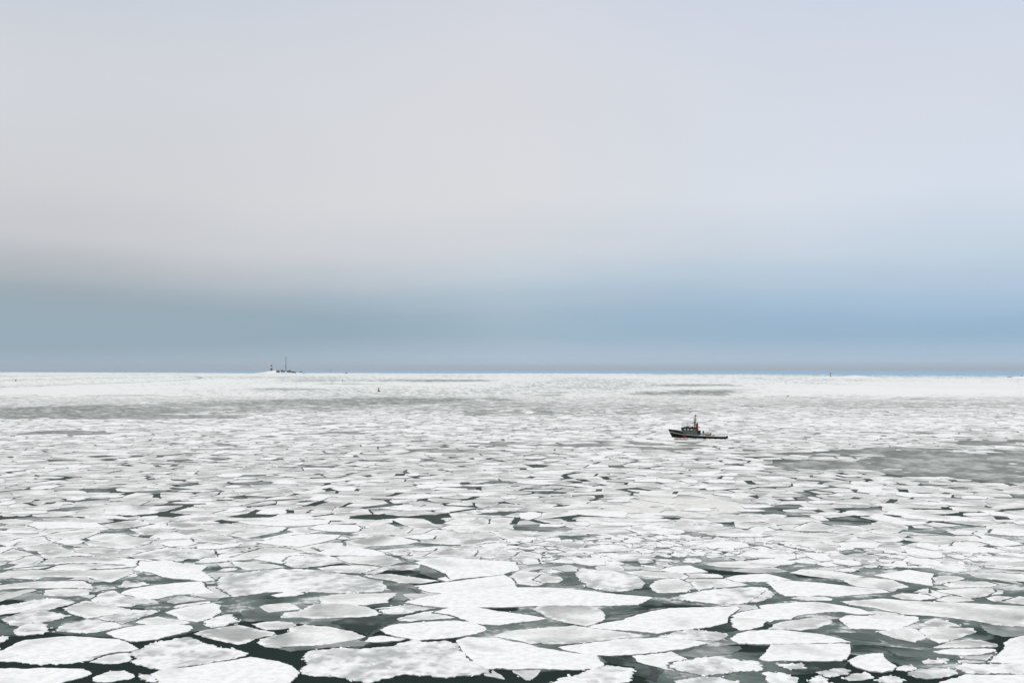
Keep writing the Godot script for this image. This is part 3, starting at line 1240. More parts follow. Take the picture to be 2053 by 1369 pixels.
	b.box(Vector3(0, 0.12, 0), Vector3(1.7, 0.24, 1.0))
	part("cradle", b, frame, w)
	b = Mesher.new()
	for side in [-1, 1]:
		b.tube(Vector3(-1.25, 0.62, side * 0.55), Vector3(0.7, 0.62, side * 0.55), 0.3, 0.3, 12)
		b.tube(Vector3(0.7, 0.62, side * 0.55), Vector3(1.35, 0.8, side * 0.1), 0.3, 0.2, 12)
	part("tubes", b, paint(0.20, 0.11, 0.07, 0.8), w)
	b = Mesher.new()
	b.ball(Vector3(-0.2, 0.85, 0), Vector3(1.15, 0.85, 0.65), 0.0)
	part("cover", b, paint(0.42, 0.38, 0.34, 0.8), w)
	b = Mesher.new()
	b.box(Vector3(-1.3, 0.95, 0), Vector3(0.35, 0.7, 0.4))
	part("outboard_motor", b, frame, w)


# ------------------------------------------------------------------ islets, marks and buildings far out

func islet(label: String, at: Vector3, long: float, deep: float, high: float, peak: float, salt: float, called := "snow_islet") -> void:
	var b := Mesher.new()
	var nx := 60
	var nz := 16
	var rel := func(x: float, z: float) -> float:
		var u := x / (long * 0.5)
		var w := z / (deep * 0.5)
		var r := u * u + w * w
		if r >= 1.0:
			return -0.6
		var h := pow(1.0 - r, 0.8) * (0.45 + 0.55 * exp(-pow((u - peak) / 0.38, 2.0)))
		return high * h * (1.0 + 0.35 * soft.get_noise_3d(x * 0.09, z * 0.09, salt) + 0.2 * mid.get_noise_3d(x * 0.12, z * 0.12, salt)) - 0.3
	for j in nz + 1:
		for k in nx + 1:
			var x: float = lerpf(-long * 0.5, long * 0.5, float(k) / nx)
			var z: float = lerpf(-deep * 0.5, deep * 0.5, float(j) / nz)
			var h: float = rel.call(x, z)
			var e := 1.0
			var nn := Vector3(rel.call(x - e, z) - rel.call(x + e, z), 2.0 * e, rel.call(x, z - e) - rel.call(x, z + e)).normalized()
			var rock := smooth(0.25, 0.55, fine.get_noise_3d(x * 0.2, z * 0.2, salt) - 0.1)
			b.point(Vector3(x, h, z), nn, Color(0.84, 0.85, 0.86).lerp(Color(0.3, 0.3, 0.3), rock * 0.5))
	for j in nz:
		for k in nx:
			var s := j * (nx + 1) + k
			b.tri(s, s + 1, s + nx + 1)
			b.tri(s + 1, s + nx + 2, s + nx + 1)
	var o := single(called, b.mesh(), snow_mat, at)
	o.set_meta("kind", "structure")
	tag(o, label, "islet")


func stack_tower(called: String, label: String, category: String, at: Vector3, pieces: Array) -> Node3D:
	# a round tower from [part name, low, high, radius low, radius high, paint]
	var o := thing(called, label, category, at)
	for p in pieces:
		var b := Mesher.new()
		b.tube(Vector3(0, p[1], 0), Vector3(0, p[2], 0), p[3], p[4], 14)
		part(p[0], b, p[5], o)
	return o


func house(label: String, at: Vector3, size: Vector3, wall: Material, top: Material, turn := 0.0) -> void:
	var o := thing("house", label, "building", at, turn)
	var b := Mesher.new()
	b.box(Vector3(0, size.y * 0.5 - 0.5, 0), Vector3(size.x, size.y + 1.0, size.z))
	part("wall", b, wall, o)
	b = Mesher.new()
	var x := size.x * 0.5 + 0.4
	var z := size.z * 0.5 + 0.4
	var y := size.y + 0.01
	var r := size.y + size.z * 0.32
	b.face([Vector3(-x, y, z), Vector3(-x, r, 0), Vector3(x, r, 0), Vector3(x, y, z)])
	b.face([Vector3(x, y, -z), Vector3(x, r, 0), Vector3(-x, r, 0), Vector3(-x, y, -z)])
	b.face([Vector3(-x, y, -z), Vector3(-x, r, 0), Vector3(-x, y, z)])
	b.face([Vector3(x, y, z), Vector3(x, r, 0), Vector3(x, y, -z)])
	b.face([Vector3(-x, y, -z), Vector3(-x, y, z), Vector3(x, y, z), Vector3(x, y, -z)])
	part("roof", b, top, o)
	for k in maxi(2, int(size.x / 4.0)):
		b = Mesher.new()
		b.box(Vector3(-size.x * 0.5 + (k + 0.5) * size.x / maxi(2, int(size.x / 4.0)), size.y * 0.55, size.z * 0.5 + 0.03), Vector3(1.1, 1.3, 0.1))
		part("window", b, paint(0.03, 0.035, 0.04, 0.3), o)


func build_far_things() -> void:
	var black := paint(0.012, 0.013, 0.014, 0.6)
	var yellow := paint(0.62, 0.42, 0.03, 0.6)
	var white := paint(0.75, 0.75, 0.74, 0.7)
	var red := paint(0.30, 0.06, 0.035, 0.7)
	var stone := paint(0.10, 0.125, 0.115, 0.9)
	var shed := paint(0.055, 0.075, 0.068, 0.9)
	var roof := paint(0.07, 0.08, 0.08, 0.9)
	var steel := paint(0.09, 0.11, 0.11, 0.6)
	islet("low snowy islet carrying the lighthouse and tall radio mast on the horizon", on_sea(-1076.0, -5087.5, 0.00), 240.0, 140.0, 13.5, -0.32, 1.0)
	stack_tower("lighthouse", "grey round lighthouse with white and red bands on the snowy islet at left", "lighthouse", on_sea(-1114.2, -5079.2, 11.00), [
		["base", 0.0, 2.0, 6.6, 6.0, stone], ["tower", 2.0, 13.5, 5.6, 4.6, stone], ["red_band", 13.5, 15.5, 4.8, 4.7, red], ["white_band", 15.5, 20.5, 4.6, 4.4, white],
		["gallery", 20.5, 21.2, 5.0, 5.0, red], ["lantern", 21.2, 24.6, 3.9, 3.7, black], ["lantern_roof", 24.6, 29.5, 3.8, 0.3, black]])
	var mast := stack_tower("radio_mast", "tall thin radio mast rising from the lighthouse islet at left", "radio mast", on_sea(-1049.8, -5092.9, 9.00), [
		["foot", 0.0, 22.0, 1.7, 1.5, steel], ["shaft", 22.0, 69.0, 1.4, 1.15, steel], ["antenna_drum", 17.0, 20.5, 2.2, 2.2, steel]])
	var arm := Mesher.new()
	arm.box(Vector3(-5.0, 26.8, 0), Vector3(9.0, 1.3, 1.3))
	part("antenna_arm", arm, steel, mast)
	house("long low dark building left of the radio mast on the islet", on_sea(-1074.4, -5036.7, 7.60), Vector3(15, 3.5, 9), shed, roof)
	house("small gabled house on the rise left of the radio mast", on_sea(-1058.0, -5040.2, 7.50), Vector3(9, 6, 8), shed, roof)
	house("dark shed just left of the radio mast foot", on_sea(-1048.1, -5042.2, 6.80), Vector3(8, 4, 8), shed, roof)
	house("dark house just right of the radio mast foot", on_sea(-1031.6, -5045.6, 6.30), Vector3(8, 4.5, 9), shed, roof)
	house("taller dark house right of the radio mast", on_sea(-1021.7, -5047.6, 6.00), Vector3(9, 6.5, 8), shed, roof)
	house("low shed right of the taller dark house on the islet", on_sea(-1009.6, -5050.1, 4.40), Vector3(10, 3.5, 8), shed, roof)
	house("last low shed at the right end of the lighthouse islet", on_sea(-999.6, -5052.1, 2.80), Vector3(9, 3, 7), shed, roof)
	house("lone dark hut on a skerry right of the lighthouse islet", on_sea(-973.1, -5057.2, 2.00), Vector3(8.5, 6.0, 7.0), shed, roof)
	islet("tiny snowy skerry under the lone dark hut", on_sea(-966.0, -5038.2, 0.00), 44.0, 26.0, 5.0, 0.0, 4.0, "snow_skerry")
	var hull := thing("moored_barge", "low dark barge lying in the ice right of the lone hut", "barge", on_sea(-924.6, -4862.9, 0.00))
	var hb := Mesher.new()
	hb.box(Vector3(0, 0.9, 0), Vector3(12.0, 1.8, 4.0))
	part("hull", hb, shed, hull)
	hb = Mesher.new()
	hb.box(Vector3(-3.5, 2.6, 0), Vector3(3.0, 1.6, 2.6))
	part("cabin", hb, roof, hull)
	stack_tower("marker_pole", "hair-thin pole on the horizon right of the lighthouse islet", "pole", on_sea(-1143.7, -6905.9, 0.00), [["foot", -1.0, 1.5, 0.9, 0.9, steel], ["pole", 1.5, 17.0, 0.7, 0.5, steel]])
	var wreck := thing("fishing_boat", "tiny dark boat on the horizon between the islet and the yellow-banded buoy", "boat", on_sea(-769.3, -5092.2, 0.00))
	var wb := Mesher.new()
	wb.box(Vector3(0, 1.2, 0), Vector3(10.5, 2.4, 4.0))
	part("hull", wb, shed, wreck)
	wb = Mesher.new()
	wb.box(Vector3(1.5, 3.6, 0), Vector3(4.0, 2.4, 3.0))
	part("wheelhouse", wb, roof, wreck)
	stack_tower("marker_pole", "dark slim pole standing in the ice above the yellow-banded buoy", "pole", on_sea(-306.2, -1980.2), [["foot", -0.5, 0.8, 0.55, 0.45, steel], ["pole", 0.8, 5.6, 0.35, 0.25, steel]])
	stack_tower("marker_pole", "thin pole by the small grey patch above the tug, left of it", "pole", on_sea(132.4, -1168.6), [["foot", -0.3, 0.3, 0.25, 0.2, steel], ["pole", 0.3, 2.6, 0.14, 0.1, steel]])
	stack_tower("ice_buoy", "black ice buoy with a yellow band, left of centre", "buoy", on_sea(-152.0, -1251.9), [
		["base", -0.5, 0.6, 1.25, 1.25, black], ["lower_cone", 0.6, 1.75, 1.25, 0.8, black], ["yellow_band", 1.75, 2.75, 0.72, 0.65, yellow], ["upper_cone", 2.75, 4.4, 0.75, 0.5, black], ["top_mark", 4.3, 4.9, 0.16, 0.1, yellow]])
	stack_tower("ice_buoy", "yellow ice buoy with a black belt, far left", "buoy", on_sea(-960.0, -2122.7), [
		["base", -0.5, 1.5, 1.1, 0.95, yellow], ["black_belt", 1.5, 3.3, 1.05, 0.9, black], ["top", 3.3, 5.2, 0.8, 0.5, yellow]])
	var spar := stack_tower("spar_buoy", "leaning spar buoy with yellow foot and black head beyond the tug", "buoy", on_sea(250.5, -1001.4), [
		["foot", -0.6, 1.3, 0.4, 0.36, yellow], ["head", 1.3, 3.0, 0.38, 0.32, black]])
	spar.rotation_degrees = Vector3(0, 0, -38)
	stack_tower("spar_buoy", "tiny brown spar buoy beside the curved ship track", "buoy", on_sea(-1219.9, -3459.4), [["foot", -0.5, 1.2, 0.6, 0.5, red], ["head", 1.2, 2.8, 0.45, 0.3, black]])
	islet("long low snowy islet with a beacon at the right of the horizon", on_sea(865.9, -2872.3, 0.00), 215.0, 90.0, 6.5, 0.35, 7.0)
	var beacon := stack_tower("beacon_tower", "rust-red and yellow beacon tower on the long low islet at right", "beacon", on_sea(836.4, -2881.0, 2.60), [
		["plinth", -1.0, 1.4, 2.0, 1.7, black], ["lower_shaft", 1.4, 4.2, 1.35, 1.2, steel], ["yellow_shaft", 4.2, 6.2, 1.35, 1.3, yellow], ["rust_shaft", 6.2, 10.2, 1.3, 1.15, red], ["cap", 10.2, 10.9, 1.3, 0.4, red]])
	islet("snowy islet with a white and red beacon at the right edge of the view", on_sea(1277.1, -2714.6, 0.00), 190.0, 90.0, 6.5, 0.1, 9.0)
	stack_tower("beacon_tower", "small white beacon with a red foot at the right edge", "beacon", on_sea(1263.4, -2721.0, 4.40), [
		["red_foot", -0.5, 3.4, 2.1, 1.2, red], ["white_shaft", 3.4, 5.4, 1.1, 1.0, white], ["grey_shaft", 5.4, 7.0, 1.05, 1.0, steel], ["white_cap", 7.0, 8.6, 0.9, 0.2, white]])
	var rock_2022 := Mesher.new()
	rock_2022.ball(Vector3(0, 0.2, 0), Vector3(2.6, 1.4, 2.0), -0.4)
	tag(single("boulder", rock_2022.mesh(), shed, on_sea(1232.5, -2724.2, 2.4)), "leftmost dark boulder left of the white and red beacon", "boulder", "boulders at the right edge")
	var rock_2026 := Mesher.new()
	rock_2026.ball(Vector3(0, 0.2, 0), Vector3(3.8, 1.9, 2.0), -0.4)
	tag(single("boulder", rock_2026.mesh(), shed, on_sea(1236.3, -2722.4, 2.4)), "middle dark boulder left of the white and red beacon", "boulder", "boulders at the right edge")
	var rock_2029 := Mesher.new()
	rock_2029.ball(Vector3(0, 0.2, 0), Vector3(2.4, 1.3, 2.0), -0.4)
	tag(single("boulder", rock_2029.mesh(), shed, on_sea(1240.0, -2720.8, 2.4)), "rightmost dark boulder left of the white and red beacon", "boulder", "boulders at the right edge")

func _ready() -> void:
	rng.seed = 20240117
	var cam := Camera3D.new()
	cam.name = "camera"
	cam.fov = 34.551
	cam.position = Vector3(0, EYE, 0)
	cam.rotation_degrees = Vector3(1.3274, 0, 0)
	cam.near = 0.5
	cam.far = 40000.0
	add_child(cam)
	var env := Environment.new()
	var sky := Sky.new()
	var pano := PanoramaSkyMaterial.new()
	pano.panorama = sky_panorama()
	sky.sky_material = pano
	env.background_mode = Environment.BG_SKY
	env.sky = sky
	env.tonemap_mode = Environment.TONE_MAPPER_LINEAR
	env.tonemap_exposure = 1.0
	env.sdfgi_enabled = true
	env.ssao_enabled = true
	env.ssil_enabled = true
	env.fog_enabled = true
	env.fog_density = 0.00003
	env.fog_light_color = Color(0.88, 0.955, 1.0)
	var around := WorldEnvironment.new()
	around.name = "world"
	around.environment = env
	add_child(around)
	var sun := DirectionalLight3D.new()
	sun.name = "sun"
	sun.light_energy = 0.40
	sun.light_color = Color(1.0, 0.985, 0.96)
	sun.light_angular_distance = 24.0
	sun.shadow_enabled = true
	sun.rotation_degrees = Vector3(-52, -35, 0)
	add_child(sun)

	soft.seed = 3
	soft.frequency = 0.11
	soft.fractal_octaves = 2
	mid.seed = 11
	mid.frequency = 0.42
	mid.fractal_octaves = 3
	fine.seed = 23
	fine.frequency = 1.25
	fine.fractal_octaves = 3
	broad.seed = 41
	broad.frequency = 0.0016
	broad.fractal_octaves = 4

	snow_mat = StandardMaterial3D.new()
	snow_mat.vertex_color_use_as_albedo = true
	snow_mat.roughness = 0.95
	snow_mat.metallic_specular = 0.12
	var grain := FastNoiseLite.new()
	grain.seed = 8
	grain.frequency = 0.012
	grain.fractal_octaves = 5
	grain.fractal_gain = 0.65
	var tex := NoiseTexture2D.new()
	tex.width = 1024
	tex.height = 1024
	tex.seamless = true
	tex.noise = grain
	var ramp := Gradient.new()
	ramp.set_color(0, Color(0.93, 0.93, 0.93))
	ramp.set_color(1, Color(1, 1, 1))
	ramp.set_offset(0, 0.15)
	ramp.set_offset(1, 0.6)
	tex.color_ramp = ramp
	snow_mat.albedo_texture = tex
	var bumps := NoiseTexture2D.new()
	bumps.width = 1024
	bumps.height = 1024
	bumps.seamless = true
	bumps.as_normal_map = true
	bumps.bump_strength = 6.0
	bumps.noise = grain
	snow_mat.normal_enabled = true
	snow_mat.normal_texture = bumps
	snow_mat.normal_scale = 0.2
	snow_mat.uv1_triplanar = true
	snow_mat.uv1_world_triplanar = true
	snow_mat.uv1_scale = Vector3(0.061, 0.061, 0.061)
	thin_mat = StandardMaterial3D.new()
	thin_mat.vertex_color_use_as_albedo = true
	thin_mat.roughness = 0.55
	thin_mat.metallic_specular = 0.1
	thin_mat.albedo_texture = tex
	thin_mat.uv1_triplanar = true
	thin_mat.uv1_world_triplanar = true
	thin_mat.uv1_scale = Vector3(0.047, 0.047, 0.047)

	patch(-0.4119, 0.04099, 0.1545, 0.00590, 0.95, -0.0100)
	patch(-0.1665, 0.03192, 0.1681, 0.00409, 1, -0.0120)
	patch(-0.3619, 0.04553, 0.1363, 0.00272, 0.8, 0.0000)
	patch(-0.2483, 0.03737, 0.1499, 0.00636, 0.5, -0.0100)
	patch(0.1629, 0.02328, 0.0522, 0.00273, 1, -0.0100)
	patch(0.1697, 0.01643, 0.0386, 0.00137, 0.9, 0.0000)
	patch(0.1924, 0.02054, 0.0273, 0.00073, 0.5, 0.0000)
	patch(-0.0620, 0.07680, 0.0341, 0.00272, 0.8, 0.0000)
	patch(-0.0120, 0.07001, 0.0318, 0.00226, 0.6, 0.0000)
	patch(0.1015, 0.07092, 0.1000, 0.00272, 0.5, -0.0050)
	patch(0.0470, 0.05733, 0.0273, 0.00113, 0.5, 0.0000)
	patch(0.4241, 0.09037, 0.1181, 0.01357, 0.95, 0.0000)
	patch(0.3514, 0.07680, 0.0682, 0.00362, 0.75, 0.0000)
	patch(0.4468, 0.06910, 0.0409, 0.00272, 0.6, 0.0000)
	patch(0.4696, 0.09942, 0.0909, 0.00633, 0.9, 0.0000)
	patch(0.3060, 0.07997, 0.0545, 0.00317, 0.5, 0.0000)
	patch(0.3060, 0.08902, 0.0818, 0.00543, 0.75, 0.0000)
	patch(0.2424, 0.07997, 0.0727, 0.00226, 0.5, 0.0000)
	patch(0.3696, 0.02918, 0.0145, 0.00091, 0.9, 0.0000)
	patch(0.4014, 0.03055, 0.0318, 0.00055, 0.6, 0.0000)
	patch(0.4423, 0.03373, 0.0545, 0.00091, 0.5, 0.0000)
	patch(0.3287, 0.03464, 0.1363, 0.00363, 0.35, 0.0000)
	patch(-0.0711, 0.01230, 0.0591, 0.00120, 1, 0.0000)
	patch(-0.1756, 0.01230, 0.0318, 0.00074, 0.6, 0.0000)
	patch(-0.2119, 0.02008, 0.0341, 0.00100, 0.7, 0.0000)
	patch(-0.1483, 0.01552, 0.0318, 0.00064, 0.6, 0.0000)
	patch(-0.1029, 0.01780, 0.0273, 0.00046, 0.4, 0.0000)
	patch(-0.3528, 0.02600, 0.0409, 0.00068, 0.4, 0.0000)
	patch(-0.2665, 0.07092, 0.0227, 0.00226, 0.55, 0.0000)
	patch(-0.4028, 0.06004, 0.0409, 0.00227, 0.55, 0.0000)
	patch(0.0334, 0.03919, 0.1908, 0.00636, 0.4, 0.0000)
	patch(-0.0120, 0.03465, 0.0545, 0.00227, 0.5, 0.0000)
	patch(-0.0348, 0.04100, 0.0363, 0.00136, 0.5, 0.0000)
	patch(0.0334, 0.02601, 0.0204, 0.00109, 0.6, 0.0000)
	patch(0.0425, 0.02328, 0.0204, 0.00064, 0.5, 0.0000)
	patch(0.0561, 0.01872, 0.0273, 0.00055, 0.4, 0.0000)
	patch(-0.1756, 0.05189, 0.0409, 0.00113, 0.45, 0.0000)
	patch(-0.1393, 0.06005, 0.0273, 0.00136, 0.5, 0.0000)
	patch(0.3514, 0.06004, 0.0363, 0.00073, 0.7, 0.0000)
	patch(0.1424, 0.07454, 0.0409, 0.00226, 0.5, 0.0000)
	field(0.1561, 0.12698, 0.0772, 0.01084, 1)
	field(0.3878, 0.01962, 0.1636, 0.00777, 0.8)
	field(0.3423, 0.05143, 0.1363, 0.00499, 0.85)
	field(-0.3301, 0.05687, 0.1726, 0.00453, 0.6)
	field(0.0425, 0.06186, 0.0909, 0.00634, 0.6)
	field(-0.3528, 0.01458, 0.1908, 0.00738, 0.35)
	field(0.1379, 0.06005, 0.0273, 0.00317, 0.6)
	hull_box = Rect2(Vector2(72.94, -431.78), Vector2.ZERO).grow(9.0)
	var turn := deg_to_rad(158)
	for k in 33:
		var t := k / 32.0
		var p := Vector3(-11.5 + 23.0 * t - 1.4 * pow(t, 4.0), 0, -hull_half(t) - 0.15).rotated(Vector3.UP, turn)
		hull_line.append(Vector2(72.94 + p.x, -431.78 + p.z))
	for k in 33:
		var t := 1.0 - k / 32.0
		var p := Vector3(-11.5 + 23.0 * t - 1.4 * pow(t, 4.0), 0, hull_half(t) + 0.15).rotated(Vector3.UP, turn)
		hull_line.append(Vector2(72.94 + p.x, -431.78 + p.z))

	build_water()
	build_young_ice()
	build_ice_sheet()
	front_floes()
	build_pack()
	crack("dark cracked", 0.25, "-19.54 -120.34 -17.63 -120.52 -15.48 -120.93 -13.85 -121.23 -12.56 -122.14 -11.5 -122.75 -10.66 -122.75 -9.7 -124.94 -9.2 -125.9")
	crack("dark cracked", 0.35, "-12.13 -127.87 -11.91 -125.25 -11.46 -123.06 -11.19 -122.44")
	crack("dark cracked", 0.6, "-13.65 -120.64 -14.03 -118.03 -14.59 -116.07 -14.97 -113.92 -15.31 -112.61")
	crack("dark thin ice with a forked", 0.7, "12.64 -107.82 12.62 -105.6 12.95 -103.38 13.2 -101.67 12.87 -100.01 12.55 -98.41")
	crack("dark thin ice with a forked", 0.35, "9 -106.98 10.25 -106.05 11.44 -104.7 12.53 -103.81")
	crack("strip of thin grey", 0.3, "11.77 -124.62 14 -125.45 15.91 -126.87")
	crack("dark thin ice in front", 0.4, "36.56 -110.99 36.79 -109.67 37.06 -108.13 37.28 -106.88")
	crack("grey thin ice in the near", 0.25, "5.41 -140.84 7.37 -141.25 8.71 -142.07 9.54 -142.32")
	crack("dark grey pool", 0.35, "-13.09 -139.64 -11.74 -136.91 -11.4 -135.77 -12.06 -133.55 -12.92 -131.41")
	crack("grey thin ice under", 0.3, "-17.33 -162.85 -15.76 -160.19 -14.6 -157.61 -13.46 -156.9")
	ribbon("ship_track", "long curved ship track in the far ice at left", "-725.35 -1498 -699.99 -1595.16 -704.29 -1730.22 -687.77 -1950.67 -699.96 -2278.59 -752.33 -2623.51 -830.84 -2943.84 -970.37 -3357.07 -1297.94 -4193.7", 6, snow_mat)
	ribbon("ship_track", "faint straight ship track near the horizon at far left", "-1588.84 -3280.54 -1478.76 -3369.14 -1427.15 -3505.42", 12, snow_mat)
	var wake := ""
	for k in 9:
		var p := Vector3(-12.0 - 6.0 * k, 0, 0.5 * sin(k * 1.1)).rotated(Vector3.UP, turn)
		wake += "%f %f " % [72.94 + p.x, -431.78 + p.z]
	ribbon("broken_channel", "narrow broken channel in the ice behind the tug", wake, 2.6, snow_mat)
	# broken lumps pushed up along the hull of the tug and in the channel behind it
	for k in hull_line.size():
		for j in 9:
			var p: Vector2 = hull_line[k] + Vector2(rng.randf_range(-1.4, 1.4), rng.randf_range(-1.0, 1.6))
			if not Geometry2D.is_point_in_polygon(p, hull_line):
				crumb(p, 0.02, rng.randf_range(0.12, 0.3))
	for k in 2200:
		var along := pow(rng.randf(), 1.4) * 62.0
		var p := Vector3(-12.0 - along, 0, rng.randf_range(-3.4, 3.4)).rotated(Vector3.UP, turn)
		crumb(Vector2(72.94 + p.x, -431.78 + p.z), 0.03, rng.randf_range(0.12, 0.36))
	var mm := MultiMesh.new()
	mm.transform_format = MultiMesh.TRANSFORM_3D
	mm.mesh = lump_mesh()
	mm.instance_count = crumbs.size()
	for k in crumbs.size():
		mm.set_instance_transform(k, crumbs[k])
	var lumps := MultiMeshInstance3D.new()
	lumps.name = "ice_lumps"
	lumps.multimesh = mm
	lumps.material_override = snow_mat
	lumps.set_meta("kind", "stuff")
	tag(lumps, "loose lumps of broken ice along the edges of the floes and round the tug", "broken ice")
	add_child(lumps)

	build_far_things()
	tug(on_sea(72.94, -431.78), turn)
	print("floes ", floe_count, " crumbs ", crumbs.size())


# the floes of the front rows: outlines in metres, x z x z ...
func front_floes() -> void:
	floe("W", "snow-white floe cut off by the bottom left corner of the view", "-47.36 -102.21 -46.19 -102.21 -44.93 -102 -43.56 -102.34 -42.1 -102.21 -40.76 -102.09 -39.65 -101.92 -38.77 -101.16 -38.37 -100.66 -38.37 -99.84 -38.85 -99.03 -39.47 -98.31 -39.9 -97.73 -39.74 -96 -40.22 -93.79 -42.94 -92.73 -45.04 -93.8 -48.8 -101.58")
	floe("R", "fringe of crumbled ice along the near edge of the big oval floe at left", "-51.06 -109.08 -49.79 -108.5 -48.24 -107.27 -45.55 -106.15 -43.09 -106.06 -40.49 -106.25 -40.02 -106.94 -40.07 -105.79 -40.75 -104.44 -42.51 -104.08 -44.22 -103.9 -45.91 -104.21 -47.88 -104.88 -49.04 -104.79")
	floe("W", "big smooth oval white floe with crumbled near edge at the lower left", "-50 -108.42 -50.13 -109.79 -50.3 -111.54 -49.81 -112.72 -48.61 -113.24 -47.32 -113.88 -45.67 -114.3 -43.72 -113.98 -41.79 -113.35 -40.53 -113.09 -39.13 -112.05 -37.96 -110.53 -36.95 -109.05 -37.36 -108.42 -38.23 -108.09 -39.1 -107.75 -39.76 -106.9 -40.42 -106.07 -41.56 -105.89 -43.02 -105.89 -44.27 -105.98 -45.44 -105.89 -46.89 -106.44 -48.18 -107.14")
	floe("R", "lumpy rubble floe behind the gap between the oval floe and the wedge floe", "-48.66 -117.73 -48.68 -119.75 -48.08 -120.63 -47.02 -121.83 -46.02 -122.14 -44.07 -120.63 -43 -120.33 -41.99 -119.05 -42.34 -118.13 -43.07 -117.17 -43.87 -116.44 -44.63 -115.67 -45.74 -115.78 -46.97 -116.22 -48.07 -116.61")
	floe("W", "white wedge floe pointing left just above the dark lead at lower left", "-42.58 -115.77 -42.32 -116.59 -41.62 -117.6 -40.39 -118.75 -38.89 -119.15 -37.29 -119.27 -35.76 -119.15 -34.8 -119.15 -34.01 -117.6 -34.24 -116.32 -34.97 -115.22 -35.81 -114.14 -36.39 -113.09 -37.43 -112.72 -38.15 -112.2 -38.96 -112.31 -40.01 -113.09 -41.11 -113.98")
	floe("R", "small round lump of rubble ice left of the short dark inlet", "-52.92 -117.17 -52.95 -118.87 -52.37 -120.04 -51.45 -120.45 -50.28 -119.16 -49.07 -116.61 -49.27 -115.67 -50.15 -114.97 -50.7 -114.43 -51.6 -114.7")
	floe("G", "triangular floe with grey shading and a peaked far corner, lower left", "-52.08 -127.71 -51.73 -129.39 -51.39 -130.77 -51.04 -132.19 -49.65 -130.91 -48.12 -130.43 -46.28 -129.05 -44.02 -127.24 -44.05 -126.06 -45.02 -124.78 -46.26 -123.52 -47.18 -122.59 -48.65 -123.83 -50.01 -125.1")
	floe("W", "bright white floe with a blunt right end beside the dark river of water", "-39.57 -125.59 -38.63 -127.23 -37.57 -128.57 -36.42 -129.73 -35.28 -130.42 -34.29 -129.25 -33.82 -127.23 -33.09 -125.46 -33.39 -123.99 -33.72 -122.13 -34.44 -120.74 -35.38 -121.1 -36.7 -121.83 -37.59 -123.37")
	floe("R", "grey-streaked triangular floe rimmed with white rubble above the bottom lead", "-37.09 -107.64 -36.53 -111.56 -35.07 -112.59 -34.48 -113.63 -33.34 -114.16 -32.05 -112.85 -30.59 -111.31 -28.8 -109.81 -27.1 -109.08 -25.63 -107.88 -25.84 -106.94 -26.52 -105.79 -28.15 -104.66 -29.45 -103.34 -31.08 -102.47 -32.28 -101.83 -33.58 -102.26 -35.27 -103.77 -36.29 -104.66 -35.84 -105.79")
	floe("G", "small pale floe lodged at the fork of the dark lead, lower left", "-40.02 -104.57 -39.76 -105.92 -39.21 -107.07 -38.12 -107.78 -37.54 -107.87 -36.37 -105.92 -36.41 -105.01 -37.14 -104.03 -38.45 -104.03")
	floe("W", "large snow-white floe cut by the bottom edge left of centre", "-32.77 -100.33 -32.55 -101.58 -31.75 -102 -29.95 -102.64 -28.02 -104.17 -26.46 -105.07 -25.25 -106.21 -23.87 -105.52 -22.11 -104.62 -20.61 -103.08 -19.39 -100.74 -19.54 -98.31 -19.63 -96.38 -19.85 -93.79 -29.5 -93.79 -31.26 -97.26 -31.49 -98.31 -32.45 -99.51")
	floe("G", "small rimmed pan floating alone in the dark lead at the bottom left", "-37.77 -99.08 -37.52 -100.3 -36.98 -101.33 -35.81 -101.62 -34.57 -100.71 -34.14 -99.81 -34.39 -98.88 -35.44 -98.37 -36.17 -97.9 -37.18 -98.21")
	floe("R", "broken rubble floe at the left edge above the round lump", "-56.51 -122.14 -56.37 -123.68 -55.81 -125.26 -54.94 -126.56 -53.35 -126.23 -51.52 -124.94 -50.13 -123.99 -49.56 -123.99 -50.19 -122.75 -50.95 -121.23 -52.23 -120.33 -53.21 -119.16 -54.71 -119.75")
	floe("R", "wide rubble field floe touching the left edge of the view", "-60.23 -128.55 -58.49 -129.92 -57.48 -132.02 -55.63 -133.03 -52.85 -132.16 -51.9 -131.31 -52.4 -129.57 -52.89 -127.55 -53.64 -126.23 -55.52 -125.91 -56.67 -125.26 -58.08 -123.99")
	floe("G", "pale strip of ice behind the white wedge floe at lower left", "-41.36 -120.78 -40.69 -122.9 -39.66 -123.65 -37.82 -122.29 -36.75 -121.98 -35.28 -120.78 -35.57 -119.9 -37.69 -119.66 -39.74 -119.66")
	floe("G", "grey-hearted diamond floe between two arms of the dark lead", "-33.38 -115.65 -32.84 -117.03 -31.25 -118.62 -29.57 -119.49 -28.17 -118.45 -26.52 -117.15 -25.01 -116.37 -24.87 -114.84 -25.87 -114.31 -26.59 -113.25 -26.87 -111.7 -27.51 -111.2 -28.98 -111.96 -30.61 -113.25 -31.94 -114.31")
	floe("R", "small crumbly floe at the bend of the dark river of water", "-34.03 -121.23 -33.25 -122.44 -32.53 -123.99 -31.67 -124.5 -31.02 -123.06 -29.93 -121.23 -30.47 -120.33 -31.26 -119.16 -32.03 -118.47 -32.82 -118.87")
	floe("W", "tip of a white floe at the left edge above the oval floe", "-52.63 -114.09 -52.27 -114.14 -51.72 -113.24 -51.69 -112.05 -51.82 -111.79 -52.83 -112.31 -53.45 -113.61")
	floe("R", "broken small pieces below the fork right of the lone pan", "-33.9 -99.76 -33.6 -100.58 -32.53 -99.76 -31.57 -98.56 -31.29 -97.5 -32.57 -98.17")
	floe("R", "crumbled strip under the triangular peaked floe at lower left", "-47.12 -122.44 -46.16 -123.24 -44.92 -124.5 -43.9 -125.65 -43.49 -126.95 -40.7 -126.43 -40.69 -124.62 -41.72 -123.06 -43.01 -121.53 -43.86 -120.81 -45.74 -122.14")
